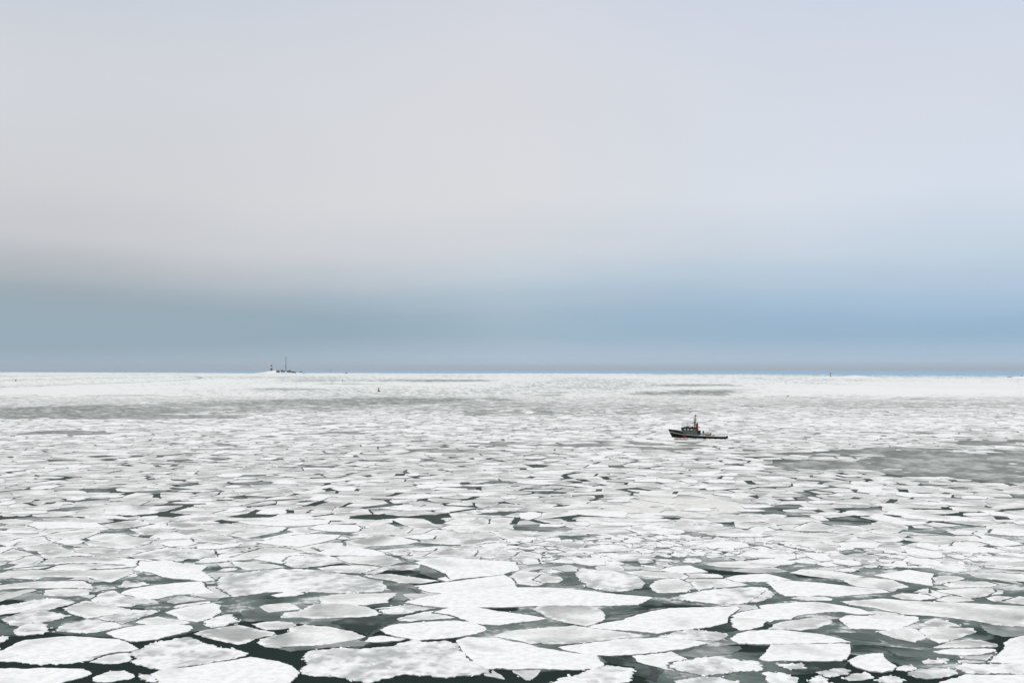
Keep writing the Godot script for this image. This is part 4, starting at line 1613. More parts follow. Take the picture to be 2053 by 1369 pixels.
	floe("G", "lens floe with grey top and white edge, right of the curved dark lead", "-25.85 -111.96 -25.89 -113.25 -25.35 -114.31 -24.48 -115.11 -23.68 -116.37 -23.7 -118.45 -22.43 -119.6 -20.68 -119.02 -19.55 -118.73 -18.15 -117.6 -16.62 -116.37 -15.19 -114.57 -15.56 -113.51 -16.96 -112.47 -18.34 -111.45 -19.99 -110.7 -22.06 -110.3 -23.84 -109.81 -24.87 -110.45")
	floe("W", "plump white lens floe above the large rubble floe in the foreground", "-13.92 -117.15 -13.3 -118.75 -12.31 -119.74 -10.71 -120.15 -8.69 -120.74 -6.08 -121.22 -4.4 -120.62 -2.97 -118.57 -2.66 -117.15 -3.68 -115.49 -4.97 -114.68 -6.74 -113.61 -7.75 -113.24 -9.53 -112.83 -10.9 -113.61 -12.45 -114.68 -13.36 -115.77")
	floe("W", "long white tongue floe just below the longest white floe", "-8.96 -125.59 -7.84 -127.22 -6.3 -128.36 -4.38 -128.09 -2.59 -126.89 -1.51 -125.91 0.65 -124.63 3.93 -122.44 2.72 -121.52 0.76 -120.51 -1.43 -119.44 -3.13 -119.74 -4.67 -120.62 -5.59 -122.44 -7.09 -124.31")
	floe("G", "softly shaded pale floe amid the grey thin ice, lower centre left", "-24.04 -127.37 -23.45 -129.73 -22.38 -130.43 -20.55 -130.22 -18.4 -129.73 -16.73 -128.37 -15.46 -126.39 -14.83 -124.78 -15.57 -123.83 -17.47 -123.21 -19.67 -122.9 -21.87 -122.59 -23.95 -123.21 -25.72 -122.9 -25.99 -123.52 -25.89 -125.74 -24.51 -126.06")
	floe("R", "wide scarred rubble floe with diagonal grooves at the bottom centre", "-19.22 -100.79 -19.43 -102.47 -19.45 -104.43 -20.33 -107.17 -19.69 -109.08 -17.32 -109.81 -14.99 -109.32 -12.6 -110.31 -10.85 -111.82 -9.91 -112.69 -8.42 -111.82 -6.68 -112.59 -5.57 -111.06 -4.93 -108.12 -3.8 -104.43 -2.68 -102.69 -2.06 -100.99 -3.19 -100.17 -4.44 -99.97 -5.88 -99.16 -7.16 -99.68 -8.92 -100.17 -10.29 -100.17 -11.51 -98.88 -12.81 -97.58 -14.4 -98.56 -15.71 -99.68 -17.33 -99.84 -18.4 -100.09")
	floe("W", "smooth white floe bonded to the right side of the scarred rubble floe", "-5.63 -112.31 -4.67 -113.88 -2.96 -113.35 -1.36 -113.61 -0.57 -112.57 1.21 -111.28 2.82 -109.54 4.9 -108.33 6.7 -107.37 8.27 -107.14 8.39 -105.52 8.68 -103.29 7.67 -102.43 6.23 -101.79 4.38 -102 2.28 -102.21 -0.05 -102 -1.39 -102.21 -2.31 -101.79 -3.56 -104.17 -4.65 -107.37")
	floe("D", "dark cracked thin ice left of the plump white lens floe", "-19.89 -120.85 -18.04 -123.27 -15.53 -125.8 -12.12 -127.76 -9.05 -125.8 -6.19 -123.27 -10.82 -121.44 -13.47 -120.26 -14.49 -117.39 -15.14 -115.19 -17.17 -117.39 -18.88 -119.67")
	floe("N", "thin grey ice beyond the long softly shaded pale floe", "-31.02 -126.74 -27.73 -128.93 -24.55 -130.09 -23.32 -129.07 -23.85 -126.41 -26.32 -125.76 -25.95 -122.02 -28.85 -121.29 -29.86 -122.02")
	floe("R", "sliver of crumbled ice at the tip of the dark cracked thin ice", "-15.23 -126.88 -14.29 -127.55 -12.34 -128.55 -11.74 -126.88 -13.35 -125.58 -14.79 -125.58")
	floe("G", "pale scraps of ice below the plump white lens floe", "-14.63 -114.31 -13.51 -114.84 -10.89 -113.51 -11.33 -112.73 -13.85 -112.22 -15.16 -112.47")
	floe("G", "small grey-topped floe left of the lens floe with the white edge", "-28.24 -119.9 -27.35 -120.78 -25.54 -121.38 -24.17 -120.78 -23.38 -119.6 -23.64 -118.16 -24.6 -117.6 -26.16 -117.31 -27.36 -118.45")
	floe("N", "thin grey ice along the near side of the lens floe with the white edge", "-23.74 -109.91 -20.01 -110.8 -16.97 -112.53 -15.3 -113.46 -14.37 -112.27 -14.9 -110.5 -17.39 -110.31 -19.77 -109.52 -21.71 -108.55")
	floe("W", "longest snow-white floe, a thin lens across the lower centre", "-12.65 -130.45 -10.65 -133.55 -7.77 -135.9 -4.15 -138.02 0.22 -139.27 5.26 -139.27 9.54 -137.41 13.06 -135.3 17.11 -133.55 14.85 -129.63 11.87 -129.08 7.77 -128.81 3.7 -128.81 -1.53 -128.01 -7.3 -127.75 -10.28 -128.81")
	floe("G", "grey-topped rounded floe tucked under the longest white floe", "2.4 -127.04 3.48 -129.05 5.56 -129.39 9.12 -129.39 9.87 -127.71 10.47 -126.06 10.29 -122.29 9.15 -120.19 7.97 -119.02 6.93 -119.9 5.48 -121.2 4.14 -122.59 3.23 -125.1")
	floe("W", "broad snow-white floe with a pointed near corner, lower right of centre", "8.08 -118.57 10.26 -120.33 12.17 -121.52 13.84 -123.99 15.79 -125.91 18.2 -127.69 20.43 -127.89 23.42 -128.23 26.86 -128.57 25.87 -126.57 24.55 -124.31 23.79 -121.53 23.68 -120.62 21.7 -118.86 19.58 -117.6 17.3 -116.71 15.21 -115.6 13.27 -116.48 10.93 -117.15 9.37 -117.72")
	floe("G", "long grey floe with a pale swirl on its top, lower centre", "-1.39 -115.93 0.61 -117.31 2.64 -118.16 4.69 -118.73 6.76 -119.31 8.34 -118.45 10.65 -117.03 12.91 -115.65 13.85 -114.73 12.33 -114.04 10.3 -113.25 7.62 -111.96 5.81 -111.45 3.76 -111.2 2.89 -111.96 1.98 -111.45 0.59 -112.73 -0.58 -113.78 -1.89 -114.31")
	floe("W", "sharp-tipped white blade of a floe below the grey swirled floe", "4.6 -110.03 6.28 -110.78 8.39 -111.9 10.26 -112.72 12.12 -113.24 14.24 -113.61 16.19 -113.61 17.77 -112.93 19.19 -112.2 19.72 -111.54 18.65 -110.53 17.21 -109.39 15.86 -108.71 14.14 -107.94 12.46 -107.28 10.7 -106.9 9.46 -106.67 8.27 -107.14 6.71 -107.61 5.42 -108.81")
	floe("D", "dark thin ice with a forked crack below the white blade floe", "8.52 -107.16 9.5 -107.16 12.68 -108.1 14.63 -108.82 16.41 -109.06 16.64 -105.78 15.16 -104 13.86 -101.43 12.39 -98.98 10.99 -100.6 11.36 -102.91 9.46 -104 8.74 -105.33")
	floe("R", "crumbled white tongue of rubble at the bottom edge right of centre", "6.16 -100.58 7.16 -101.83 8.94 -103.55 10.04 -102.69 11.29 -102.26 10.78 -99.76 10.23 -97.78 8.78 -96.62 4.35 -96.24 3.07 -97.5 4.72 -99.36")
	floe("R", "rubble-topped oval floe near the bottom, right of the forked crack", "14.6 -103.33 15.71 -104.43 16.77 -105.11 17.89 -106.02 19.38 -106.24 21.04 -105.42 21.77 -104.88 22.52 -105.33 22.99 -105.15 23.27 -104.44 23.2 -102.13 22.79 -101.5 20.77 -101.2 19.26 -100.58 17.35 -100.17 16.62 -100.58 15.56 -101.2 14.91 -102.26")
	floe("N", "grey thin floe above the rubble-topped oval floe", "16.24 -107.14 18.23 -109.52 20.12 -110.26 22.71 -110.6 22.74 -109.52 21.48 -107.6 19.5 -106.9 17.68 -106.21")
	floe("N", "strip of thin grey ice in the channel above the pointed broad floe", "10.27 -122.02 11.82 -125.12 15.66 -127.2 18.01 -128.39 13.93 -124.81 12.27 -122.44")
	floe("D", "sheet of dark thin ice on the near side of the broad pointed floe", "15.36 -116.17 17.67 -117.39 21.79 -119.38 23.86 -120.85 24.14 -117.5 22.29 -116.28 20.97 -114.92 17.07 -115.19")
	floe("G", "small rimmed oval pan right of the broad pointed floe", "24.15 -122.29 24.89 -123.21 26.32 -123.03 27.78 -122.9 28.13 -121.38 26.9 -119.02 25.5 -117.6 24.33 -117.15 23.85 -118.73")
	floe("R", "small rubbly patch of ice at the bottom edge, right of centre", "14.37 -98.56 15.82 -99.16 17.62 -99.76 18.69 -99.36 20.06 -97.78 18.65 -96.24 14.25 -96.24")
	floe("W", "low white floe with a notched near side above the small rimmed pan", "24.57 -123.69 25.75 -125.32 27.01 -126.21 28.78 -127.26 28.87 -129.05 30.93 -129.78 33.65 -130.52 35.94 -130.74 37.78 -129.42 39.23 -127.97 40.33 -126.56 40.88 -124.5 38.72 -124.37 37.62 -125.73 35.36 -125.32 33.31 -124.5 31.84 -123.83 30.92 -121.99 29 -121.73 28.25 -120.7 27.78 -122.18 26.21 -122.51 24.93 -122.83")
	floe("W", "upper half of the split white floe at the lower right", "24.94 -116.6 27.21 -117.19 28.99 -116.89 30.46 -116.01 32.39 -114.85 33.64 -113.43 34.34 -111.67 31.98 -111.5 29.21 -111.29 26.05 -111.07 23.78 -111.23 22.97 -111.23 22.33 -113.43 23.9 -115.72")
	floe("W", "lower half of the split white floe at the lower right", "25.98 -110.81 29.13 -110.97 31.89 -111.18 34.17 -111.34 33.08 -107.59 32.08 -105.61 31.35 -104.89 29.52 -104.75 26.25 -104.89 24.02 -104.65 23.6 -105.61 24.7 -107.59 25.44 -109.64")
	floe("G", "small shaded pan above the split white floe", "27.17 -117.63 28.61 -120.09 30.47 -121.67 32.66 -122.64 34.5 -122.84 35.4 -122.32 34.99 -120.4 33.7 -119.46 32.83 -117.94 30.81 -117.34 29.12 -117.46")
	floe("W", "straight-topped white floe right of the shaded pan", "36.16 -121.86 37.54 -123.96 39.2 -123.5 41.52 -123.7 43.78 -123.7 45.39 -123.16 44.82 -121.21 42.95 -119.32 41.39 -117.79 39.98 -117.01 38.04 -117.61 36.09 -117.79 36.07 -119.63")
	floe("W", "rounded white floe with a cut right side near the bottom right", "31.86 -104.89 33.08 -106.35 34.44 -107.34 36.3 -107.84 35.81 -105.61 35.82 -104.18 35.86 -103.01 34.99 -101.42 33.86 -100.98 32.77 -101.42 31.97 -102.78")
	floe("W", "white floe cut off by the right edge of the view", "44.98 -104.41 46.77 -106.59 48.55 -109.12 49.87 -111.78 51.31 -113.43 53.12 -114.56 54.61 -114.85 49.51 -104.18 46.86 -103.94")
	floe("W", "white floe filling the bottom right corner", "37.28 -97.14 38.28 -98.18 39.9 -99.24 41.2 -100.32 43.26 -100.01 46.37 -100.1 47.35 -99.67 44.99 -94.74 40.46 -93.59 36.21 -94.35")
	floe("R", "band of rubble between the right edge floe and the corner floe", "41.29 -102.35 42.45 -103.97 44.25 -103.74 46.24 -103.97 48.22 -104.06 49.41 -103.97 47.88 -100.79 44.72 -100.57 41.39 -100.79")
	floe("G", "tiny white pan touching the cut side of the rounded white floe", "35.78 -102.62 36.68 -103.4 37.48 -103.17 37.58 -102.35 36.53 -101.58 35.5 -101.81")
	floe("R", "small round pan below the rounded white floe, leftmost of its cluster", "27.91 -100.79 29.28 -102.13 30.63 -102.49 31.26 -101.9 30.47 -100.35 29.06 -99.7 28.18 -100")
	floe("G", "round pan second from left in the cluster near the bottom right", "29.75 -99.18 31.31 -100.7 32.61 -100.92 32.6 -99.4 31.43 -98.76 30.16 -98.55")
	floe("R", "round pan third from left in the cluster near the bottom right", "32.28 -98.42 33.42 -99.7 34.71 -99.92 35.24 -98.85 33.97 -97.8 32.78 -97.8")
	floe("R", "widest and rightmost pan of the cluster near the bottom right", "36.12 -100.79 37.47 -102.13 39.3 -102.35 40.77 -101.68 40.42 -100.35 38.71 -99.27 36.82 -99.06 36.09 -99.7")
	floe("R", "ragged pan alone in the dark water under the split white floe", "24.84 -104.06 26.01 -103.97 27.25 -103.88 27.41 -102.35 25.83 -101.77 25.17 -102.58")
	floe("R", "crumbly pan at the bottom edge left of the pan cluster", "26.47 -98.63 27.91 -99.92 28.33 -98.85 27.79 -97.39 26.38 -96.98")
	floe("G", "grey-backed floe with a dark streak, left half of the drifted floe at right", "38.54 -116.74 40.48 -117.22 42.63 -118.85 43.09 -117.34 42.77 -113.86 40.82 -111.93 39.49 -113.58 38.74 -115.46")
	floe("G", "drifted floe with wind-blown grey patch at right, right half", "43.05 -117.04 44.22 -118.85 46.11 -118.85 47.74 -118.24 49.46 -118.24 48.87 -116.15 46.49 -114.14 44.58 -112.47 43.16 -111.66 42.98 -113.86")
	floe("G", "hump-backed pale floe behind the drifted floe at right", "44.4 -120.09 47.26 -122.97 47.97 -121.35 48.42 -118.85 45.6 -118.66 44.05 -119.16")
	floe("N", "grey thin ice apron in front of the drifted floe at right", "37.75 -113.33 39.22 -113.61 40.83 -111.96 43.18 -111.69 41.75 -110.1 39.67 -110.26 38.29 -111.69")
	floe("G", "grey-centred floe between the drifted floe and the right edge floe", "41.9 -109.95 43.22 -111.12 44.96 -112.75 46.56 -113.3 48.1 -113.02 49.02 -111.39 48.42 -110.32 46.25 -109.95 43.53 -109.85")
	floe("W", "slim white floe just below the grey-centred floe at right", "41.19 -108.1 43.24 -109.12 45.94 -109.23 47.8 -109.23 47.55 -108.35 45.56 -107.09 43.63 -106.84 41.88 -107.34")
	floe("N", "grey triangular thin floe in the dark water right of the split floe", "33.33 -116.18 35.31 -116.18 37.44 -115.77 37.65 -112.23 35.87 -113.06 34.23 -114.46")
	floe("G", "wide striped grey floe field along the right edge, lower right", "39.32 -131.39 44.63 -132.9 48.92 -131.39 53.41 -130.64 60.33 -128.46 58.81 -123.63 55.12 -118.85 52.45 -119.46 51.07 -121.35 48.76 -122.97 46.26 -124.3 44.11 -124.63 42.26 -127.74 39.71 -129.54")
	floe("N", "smooth grey thin ice at the right edge below the striped floe", "50.83 -120.11 52.46 -119.48 56.38 -118.57 54.69 -115.03 51.22 -114.46 50.17 -115.89")
	floe("R", "small white scrap in the dark water below the slim white floe", "39.01 -104.92 41.3 -105.88 41.66 -105.16 40.52 -104.2 38.66 -103.97")
	floe("G", "thin pale splinter left of the right edge floe", "42.48 -105.29 44.17 -105.05 44.95 -104.48 42.54 -104.19")
	floe("D", "dark thin ice below the split white floe, bottom right", "24.04 -105.27 29.7 -105.36 32.04 -104.65 30.51 -102.11 27.66 -100.78 24.44 -100.13 23.09 -101.66")
	floe("D", "dark thin ice in front of the cluster below the drifted floe", "34.32 -111.18 36.67 -110.92 39.49 -109.76 41.31 -108.58 43.2 -107.07 41.74 -105.36 38.89 -106.33 36.95 -107.07 35.26 -109.09 33.72 -108.83")
	floe("R", "ragged grey rubble sheet at the bottom edge under the split floe", "23.01 -100.79 24.66 -101.01 25.74 -99.06 24.64 -96.17 22.37 -96.98")
	floe("W", "long flat white floe, far left, beyond the grey pack", "-84.98 -193.62 -85.92 -197.56 -82.95 -198.04 -77.9 -196.76 -74.41 -197.07 -70.76 -192.09 -73.38 -190.89 -77.64 -190.59 -81.69 -189.85")
	floe("G", "pale floe right of a small dark triangle of water, far left", "-62.11 -197.5 -60.82 -199.92 -56.46 -200.75 -54.86 -198.3 -55.02 -192.51 -57.08 -190.56 -59.52 -192.06")
	floe("G", "broad grey-white floe beyond the small white chip, left", "-69.6 -180.03 -68.81 -183.41 -67.22 -184.79 -64.19 -183.4 -60.52 -180.03 -57.63 -179.36 -57.58 -174.87 -57.93 -171.19 -60.72 -172.4 -64.43 -175.5 -67.77 -177.41")
	floe("W", "small white chip floe above the dark arrow-shaped gap, left", "-72.96 -175.47 -72.98 -178.69 -70.21 -177.39 -68.43 -176.49 -68.3 -173.59 -70.04 -172.97")
	floe("G", "pale floe left of the dark arrow-shaped gap", "-76.11 -170.6 -75.14 -172.4 -73.11 -174.62 -71.7 -173.63 -67.73 -168.25 -69.95 -167.1 -72.5 -167.67 -74.03 -167.67")
	floe("G", "grey-white floe right of the dark arrow-shaped gap, nearer one", "-67.85 -170.24 -65.6 -170.72 -63.51 -170.36 -59.72 -168.48 -59.19 -165.4 -59.53 -163.74 -62.71 -165.18 -65.8 -166.3")
	floe("G", "grey-white floe right of the dark arrow-shaped gap, farther one", "-68 -174.87 -65.67 -176.13 -61.97 -174.25 -58.03 -170.6 -59.92 -169.06 -63.78 -171.07 -66.25 -172.4")
	floe("W", "white block-shaped floe with a sharp left point, left of centre", "-52.1 -151.46 -52.71 -155.82 -53.75 -158.87 -51.59 -157.84 -49.66 -159.18 -46.79 -156.32 -44.3 -155.12 -42.66 -154.34 -42.43 -150.71 -40.84 -147.78 -38.76 -143.86 -39.85 -143.01 -42.31 -144.71 -44.6 -145.14 -46.34 -146.45 -49.23 -149.6")
	floe("R", "rough long floe directly behind the white block-shaped floe", "-56.82 -162.45 -55.9 -165.19 -54.75 -167.46 -53.75 -170.38 -49.5 -169.2 -45.5 -168.04 -43.37 -161.91 -46.89 -160.31 -50.4 -159.79 -54.24 -160.31")
	floe("W", "small white floe behind the rough long floe, left one", "-55.77 -173.59 -55.16 -176.74 -52.05 -176.49 -49.75 -174.84 -50.57 -171.51 -53.41 -171.15")
	floe("W", "narrow white strip floe behind the rough long floe, right one", "-48.99 -171.15 -46.48 -172.36 -42.83 -173.59 -42.77 -171.75 -45.51 -168.78 -48.32 -169.13")
	floe("G", "pale floe behind the narrow white strip floe", "-52.47 -180.02 -50.77 -182.04 -49.05 -183.4 -46.21 -181.36 -43.91 -175.5 -46.19 -174.25 -49.7 -176.77")
	floe("G", "long low grey floe left of the white block-shaped floe", "-67.03 -155.91 -67.55 -160.51 -66 -162.11 -62.28 -162.11 -58.56 -162.11 -54.93 -160.2 -57.05 -157.92 -60.27 -156.91 -63.95 -157.11 -65.87 -156.11")
	floe("G", "flat grey-white floe just below the long low grey floe, left", "-64.49 -152.03 -63.74 -155.71 -60.12 -156.51 -56.24 -155.71 -54.54 -154.92 -57.19 -153.46 -59.08 -151.56 -62.55 -151.56")
	floe("G", "wide shaded floe with a dark stripe on its near side, far left", "-69.88 -148.34 -69.11 -151.09 -66.15 -151.84 -61.49 -151.09 -57.17 -151.56 -53.17 -152.03 -51.32 -149.7 -51.78 -145.69 -52.01 -143.14 -54.62 -144.4 -56.15 -146.22 -61.32 -146.57 -66.2 -146.22 -68.22 -144.83")
	floe("N", "grey stripe of thin ice along the wide shaded floe, far left", "-66.75 -145.23 -66.22 -146.27 -61.31 -146.53 -56.17 -146.27 -54.45 -144.38 -53.16 -142.7 -54.95 -143.95 -58.85 -144.63 -63.9 -144.8")
	floe("G", "wide mottled floe under the grey stripe, far left", "-66.25 -140.67 -64.42 -142.3 -62.63 -143.81 -59.34 -143.81 -56.14 -144.06 -54 -141.48 -52.76 -139.07 -55.14 -139.47 -57.44 -139.23 -61.53 -139.47 -65.12 -138.28")
	floe("G", "short pale floe with a dark far edge, left", "-57.49 -135.23 -58.57 -138.13 -56.83 -138.91 -54.29 -138.91 -52.4 -138.13 -52.22 -135.23 -53.72 -134.34 -55.87 -134.34")
	floe("W", "white slab floe with a long straight near edge, left of centre", "-48.42 -135.84 -48.14 -138.15 -46.58 -140.14 -43.19 -142.18 -40.29 -143.44 -38.28 -138.55 -36.85 -136.22 -38.66 -135.47 -41.03 -135.09 -42.64 -132.88 -43.8 -131.81 -46.19 -134.35")
	floe("R", "crusty white lump floe at the far corner of the white slab floe", "-50.11 -139.69 -50.34 -142.13 -50.44 -143.8 -48.85 -142.54 -47.36 -142.96 -46.54 -141.47 -47.93 -139.85")
	floe("N", "smooth grey thin ice on the near side of the white slab floe", "-42.8 -133.39 -41.19 -135.6 -36.99 -136.73 -34.97 -135.6 -35.24 -131.96 -39.6 -130.42 -41.66 -131.25")
	floe("R", "very wide rough-topped pale floe left of centre, second row", "-38.35 -143.8 -38.67 -147.26 -36.76 -149.06 -34.55 -150.9 -33.42 -152.03 -30.42 -151.84 -27.37 -151.37 -25.4 -149.97 -22.62 -148.61 -20.36 -147.09 -18.53 -144.65 -16.89 -143.37 -15.97 -139.69 -16.18 -137.33 -18.43 -136.57 -21.5 -136.19 -26.32 -136.95 -30.56 -136.95 -32.14 -135.06 -33.47 -134.17 -34.18 -134.32 -35.64 -136.95 -36.98 -139.29")
	floe("W", "small white pyramid of ice at the near edge of the very wide rough floe", "-29.44 -134.72 -28.37 -136.22 -27.82 -138.94 -25.64 -135.84 -26.59 -134.35 -28.33 -133.83")
	floe("G", "long grey-white floe behind the very wide rough floe, left end", "-40.77 -158.95 -37.49 -157.41 -33.56 -155.91 -31.51 -153.75 -33.74 -152.69 -36.44 -151.56 -38.55 -154.43")
	floe("G", "small pale floe right of the narrow white strip floe", "-45.15 -167.44 -43.83 -169.77 -41 -170.95 -40.49 -168.83 -42.08 -167.44 -44.14 -166.53")
	floe("G", "smooth pale floe beyond the long grey-white floe, left of centre", "-41.4 -162.11 -39.67 -166.53 -38.18 -170.95 -34.61 -169.77 -30.66 -166.3 -32.92 -164.29 -35.13 -163.19 -38.66 -162.32")
	floe("R", "crumbly strip of ice in the dark pool right of the block-shaped floe", "-40.62 -150.72 -40.13 -152.79 -38.2 -152.79 -38.02 -151.37 -39.81 -150.25")
	floe("G", "pale floe at the left edge above the black slit", "-76.4 -162.11 -76.58 -166.53 -76.75 -169.42 -74.99 -167.67 -71.22 -164.29 -72.28 -162.87 -75.49 -160.2")
	floe("G", "small floe right of the black slit at the left edge", "-71.78 -156.91 -71.71 -162.43 -69.94 -162.65 -68.19 -160.51 -68.58 -157.41 -69.62 -155.71")
	floe("G", "low pale floe at far left beyond the black slit", "-80.67 -177.15 -80.42 -179.76 -76.41 -180.03 -74.48 -177.15 -75.49 -175.5")
	floe("G", "low grey-white floe beyond the small white chip floe", "-77.69 -182.04 -76.43 -187.63 -72.97 -189.82 -69.6 -188.36 -70.72 -186.2 -71.49 -182.72 -71.81 -179.36 -74.49 -179.37")
	floe("R", "rubble spread in front of the short pale floe at left", "-50.72 -132.14 -50.58 -135.81 -49.86 -138.11 -47.82 -135.06 -44.3 -132.86 -42.21 -131.08 -44.96 -128.66 -48.16 -129.35")
	floe("N", "thin ice around the small pale floes at the left edge", "-63.85 -135.6 -61.74 -137.12 -57.8 -135.6 -54.92 -134.27 -57 -132.67 -62.47 -132.67")
	floe("W", "flat white floe at the back left of the blunt white floe, centre left", "-49.56 -198.36 -48.07 -201.65 -41.48 -203.34 -32.99 -199.99 -32.78 -195.96 -36.16 -193.62 -41.54 -192.85 -44.11 -194.39 -46.52 -195.17")
	floe("W", "blunt-ended bright floe with a black near edge, centre left", "-35.1 -190.29 -34.44 -193.93 -31.85 -194.39 -27.32 -193.93 -25.97 -190.59 -26.23 -186.21 -28.58 -186.21 -31.76 -187.36 -33.23 -188.37")
	floe("W", "white fish-shaped floe below the blunt-ended bright floe", "-40.56 -174.84 -38.89 -178.69 -36.07 -182.03 -33.19 -183.4 -28.46 -182.71 -28.44 -178.69 -30.43 -174.84 -32.93 -171.15 -34.37 -171.51 -36.72 -172.36")
	floe("W", "white cap-shaped floe with a dark straight near edge, centre left", "-29.34 -164.78 -28.5 -168.19 -26.26 -171.15 -23.93 -169.95 -21.18 -168.19 -19.37 -165.9 -18.48 -163.12 -20.87 -162.79 -23.9 -163.12 -26.89 -163.12")
	floe("R", "speckled round floe ringed by black cracks, centre left", "-32.9 -158.75 -32.62 -162.77 -29.98 -163.64 -26.91 -163.2 -25.78 -160.84 -24.11 -157.21 -25.7 -155.91 -27.24 -154.53 -28.69 -153.75 -30.35 -153.27 -31.81 -155.22")
	floe("G", "smooth grey-white floe right of the speckled round floe", "-25.8 -162.11 -23.88 -162.97 -20.86 -162.76 -18.28 -162.97 -16.77 -161.04 -15.85 -157.41 -18.02 -154.43 -20.36 -156.11 -22.99 -156.91 -24.82 -159.47")
	floe("G", "grey-hearted lens floe just below the speckled round floe", "-27.19 -153.27 -24.82 -154.92 -21.74 -155.71 -18.32 -153.94 -19.36 -151.09 -20.49 -149.25 -22.61 -149.7 -25.51 -150.63")
	floe("G", "floe with a grey spot on its right side, centre left", "-27.02 -176.77 -24.32 -180.02 -21.67 -182.04 -18.27 -181.36 -14.71 -176.13 -16.29 -173.63 -19.34 -172.4 -22.22 -171.79 -24.71 -172.64")
	floe("G", "pale floe behind the floe with the grey spot", "-26.88 -184.79 -25.45 -188.35 -23.38 -189.08 -20.57 -189.08 -17.23 -190.56 -17.63 -183.4 -20.5 -182.72 -24.23 -182.44")
	floe("W", "large bright kite-shaped floe with a black left edge at centre", "-13.81 -156.82 -12.07 -159.91 -10.15 -161.5 -6.94 -159.91 -3.25 -158.86 -1.9 -158.35 0.46 -157.33 1.05 -151.46 -0.25 -150.06 -1.77 -147.78 -3.85 -146.89 -6.31 -145.58 -7.91 -144.28 -9 -148.68 -10.59 -151.93 -12.22 -154.83")
	floe("W", "white tapering floe between the kite-shaped floe and the longest white floe", "-12.53 -140.54 -10.21 -141.77 -6.26 -144.28 -3 -146.45 -0.99 -147.78 -0.08 -145.58 0.41 -141.77 0.72 -139.34 -1.66 -138.54 -3.6 -137.37 -5.27 -135.84 -7.13 -135.84 -9.03 -136.22 -10.65 -136.99 -11.73 -138.7")
	floe("G", "pale floe left of the kite-shaped floe over the dark pool", "-20.28 -147.71 -18.7 -148.61 -16.69 -148.88 -13.43 -146.83 -9.54 -143.98 -11.87 -142.3 -13.52 -142.47 -14.69 -142.72 -15.69 -144.4 -18 -145.69")
	floe("G", "small pale floe at the left point of the kite-shaped floe", "-16.98 -152.98 -15.62 -155.21 -13 -155.71 -12.81 -153.46 -13.91 -152.03 -15.43 -151.56")
	floe("G", "grey-shaded floe with a white knob at its left end, lower centre left", "-23.43 -133.02 -22.21 -134.86 -19.91 -135.98 -16.79 -135.98 -14.34 -136.36 -14.3 -134.48 -14.82 -132.31 -14.81 -130.89 -17.47 -129.51 -20.55 -130.2 -22.7 -130.54")
	floe("G", "small round floe right of the cap-shaped white floe", "-18.75 -166.3 -16.86 -167.44 -15.45 -165.74 -15.52 -163.41 -17.42 -163.74")
	floe("W", "thin white strip beside the small round floe, centre", "-15.97 -168.19 -14.55 -169.6 -11.81 -169.36 -11.86 -167.27 -13.92 -166.69")
	floe("W", "small bright floe beyond the thin white strip, centre", "-17.78 -180.68 -15.47 -182.71 -12.49 -182.03 -12.88 -178.69 -14.87 -178.03")
	floe("G", "pale broken floe behind the kite-shaped floe", "-13.21 -162.65 -11.45 -166.87 -8.86 -168.59 -5.35 -167.44 -5.59 -163.41 -9.68 -162.86 -11.65 -161.79")
	floe("G", "flat grey floe at the edge of the rubble belt, centre", "-9.26 -180.02 -6.86 -182.04 -3.89 -180.02 -5.06 -177.67 -7.73 -178.05")
	floe("G", "pale floe in the rubble belt beyond the kite-shaped floe", "-5.33 -173.01 -2.58 -175.24 -0.51 -174.62 -0.95 -171.19 -4.48 -170.95")
	floe("G", "wide pale floe behind the rubble belt at centre", "-12.37 -196.7 -10.65 -202.41 -4.15 -202.41 -4.24 -195.91 -8.4 -193.58")
	floe("N", "grey thin ice under the black left edge of the kite-shaped floe", "-18.41 -164.19 -16.37 -162.56 -13.68 -157.34 -11.15 -152.45 -8.78 -147.85 -8.1 -144.8 -10.52 -146.09 -12.66 -149.66 -12.71 -154.37 -15.35 -157.85")
	floe("N", "dark grey pool ice left of the white tapering floe", "-16.04 -140.25 -14.7 -142.86 -12.8 -141.71 -11.6 -139.06 -9.06 -136.81 -6.69 -136.35 -9.24 -134.86 -12.48 -131.6 -14.48 -131.96 -14.34 -136.35")
	floe("R", "rough mottled floe right of the open pool at centre", "8.55 -147.71 9.34 -152.31 11.05 -151.84 13.71 -150.44 15.29 -149.06 16.92 -145.51 17.26 -142.12 16.36 -139.29 14.4 -137.33 12.18 -137.18 9.52 -139.69 9.5 -141.71 8.62 -145.94")
	floe("G", "round grey pan with a white rim, right of the rough mottled floe", "17.75 -141.48 18.72 -143.98 20.45 -145.69 22.05 -145.26 22.81 -142.72 22.91 -139.86 21.75 -137.12 19.95 -136.59 18.07 -136.59 17.5 -138.28")
	floe("G", "triangular grey floe right of the round rimmed pan", "23.04 -143.14 24.4 -144.4 26.28 -143.81 26.74 -141.48 25.16 -139.46 23.23 -138.44")
	floe("W", "white hump of snow ice above the round rimmed pan", "20.22 -151.46 22.13 -153.85 25.11 -154.83 26.74 -150.06 23.84 -149.14 21.86 -149.6")
	floe("G", "long pale floe in front of the white hump of snow ice", "15.38 -149.98 17.61 -151.37 19.74 -150.44 23.03 -149.43 23.5 -147 22.65 -144.83 21.62 -145.69 18.37 -146.39 16.23 -148.34")
	floe("G", "pale pan floating in the open pool at centre", "2.91 -144.83 4.17 -148.34 6.64 -146.56 6.79 -144.4 5.81 -142.72 3.86 -143.13")
	floe("R", "ragged strip of ice in the open pool at centre", "3.73 -151.37 5.49 -152.03 7.14 -149.97 5.05 -149.33")
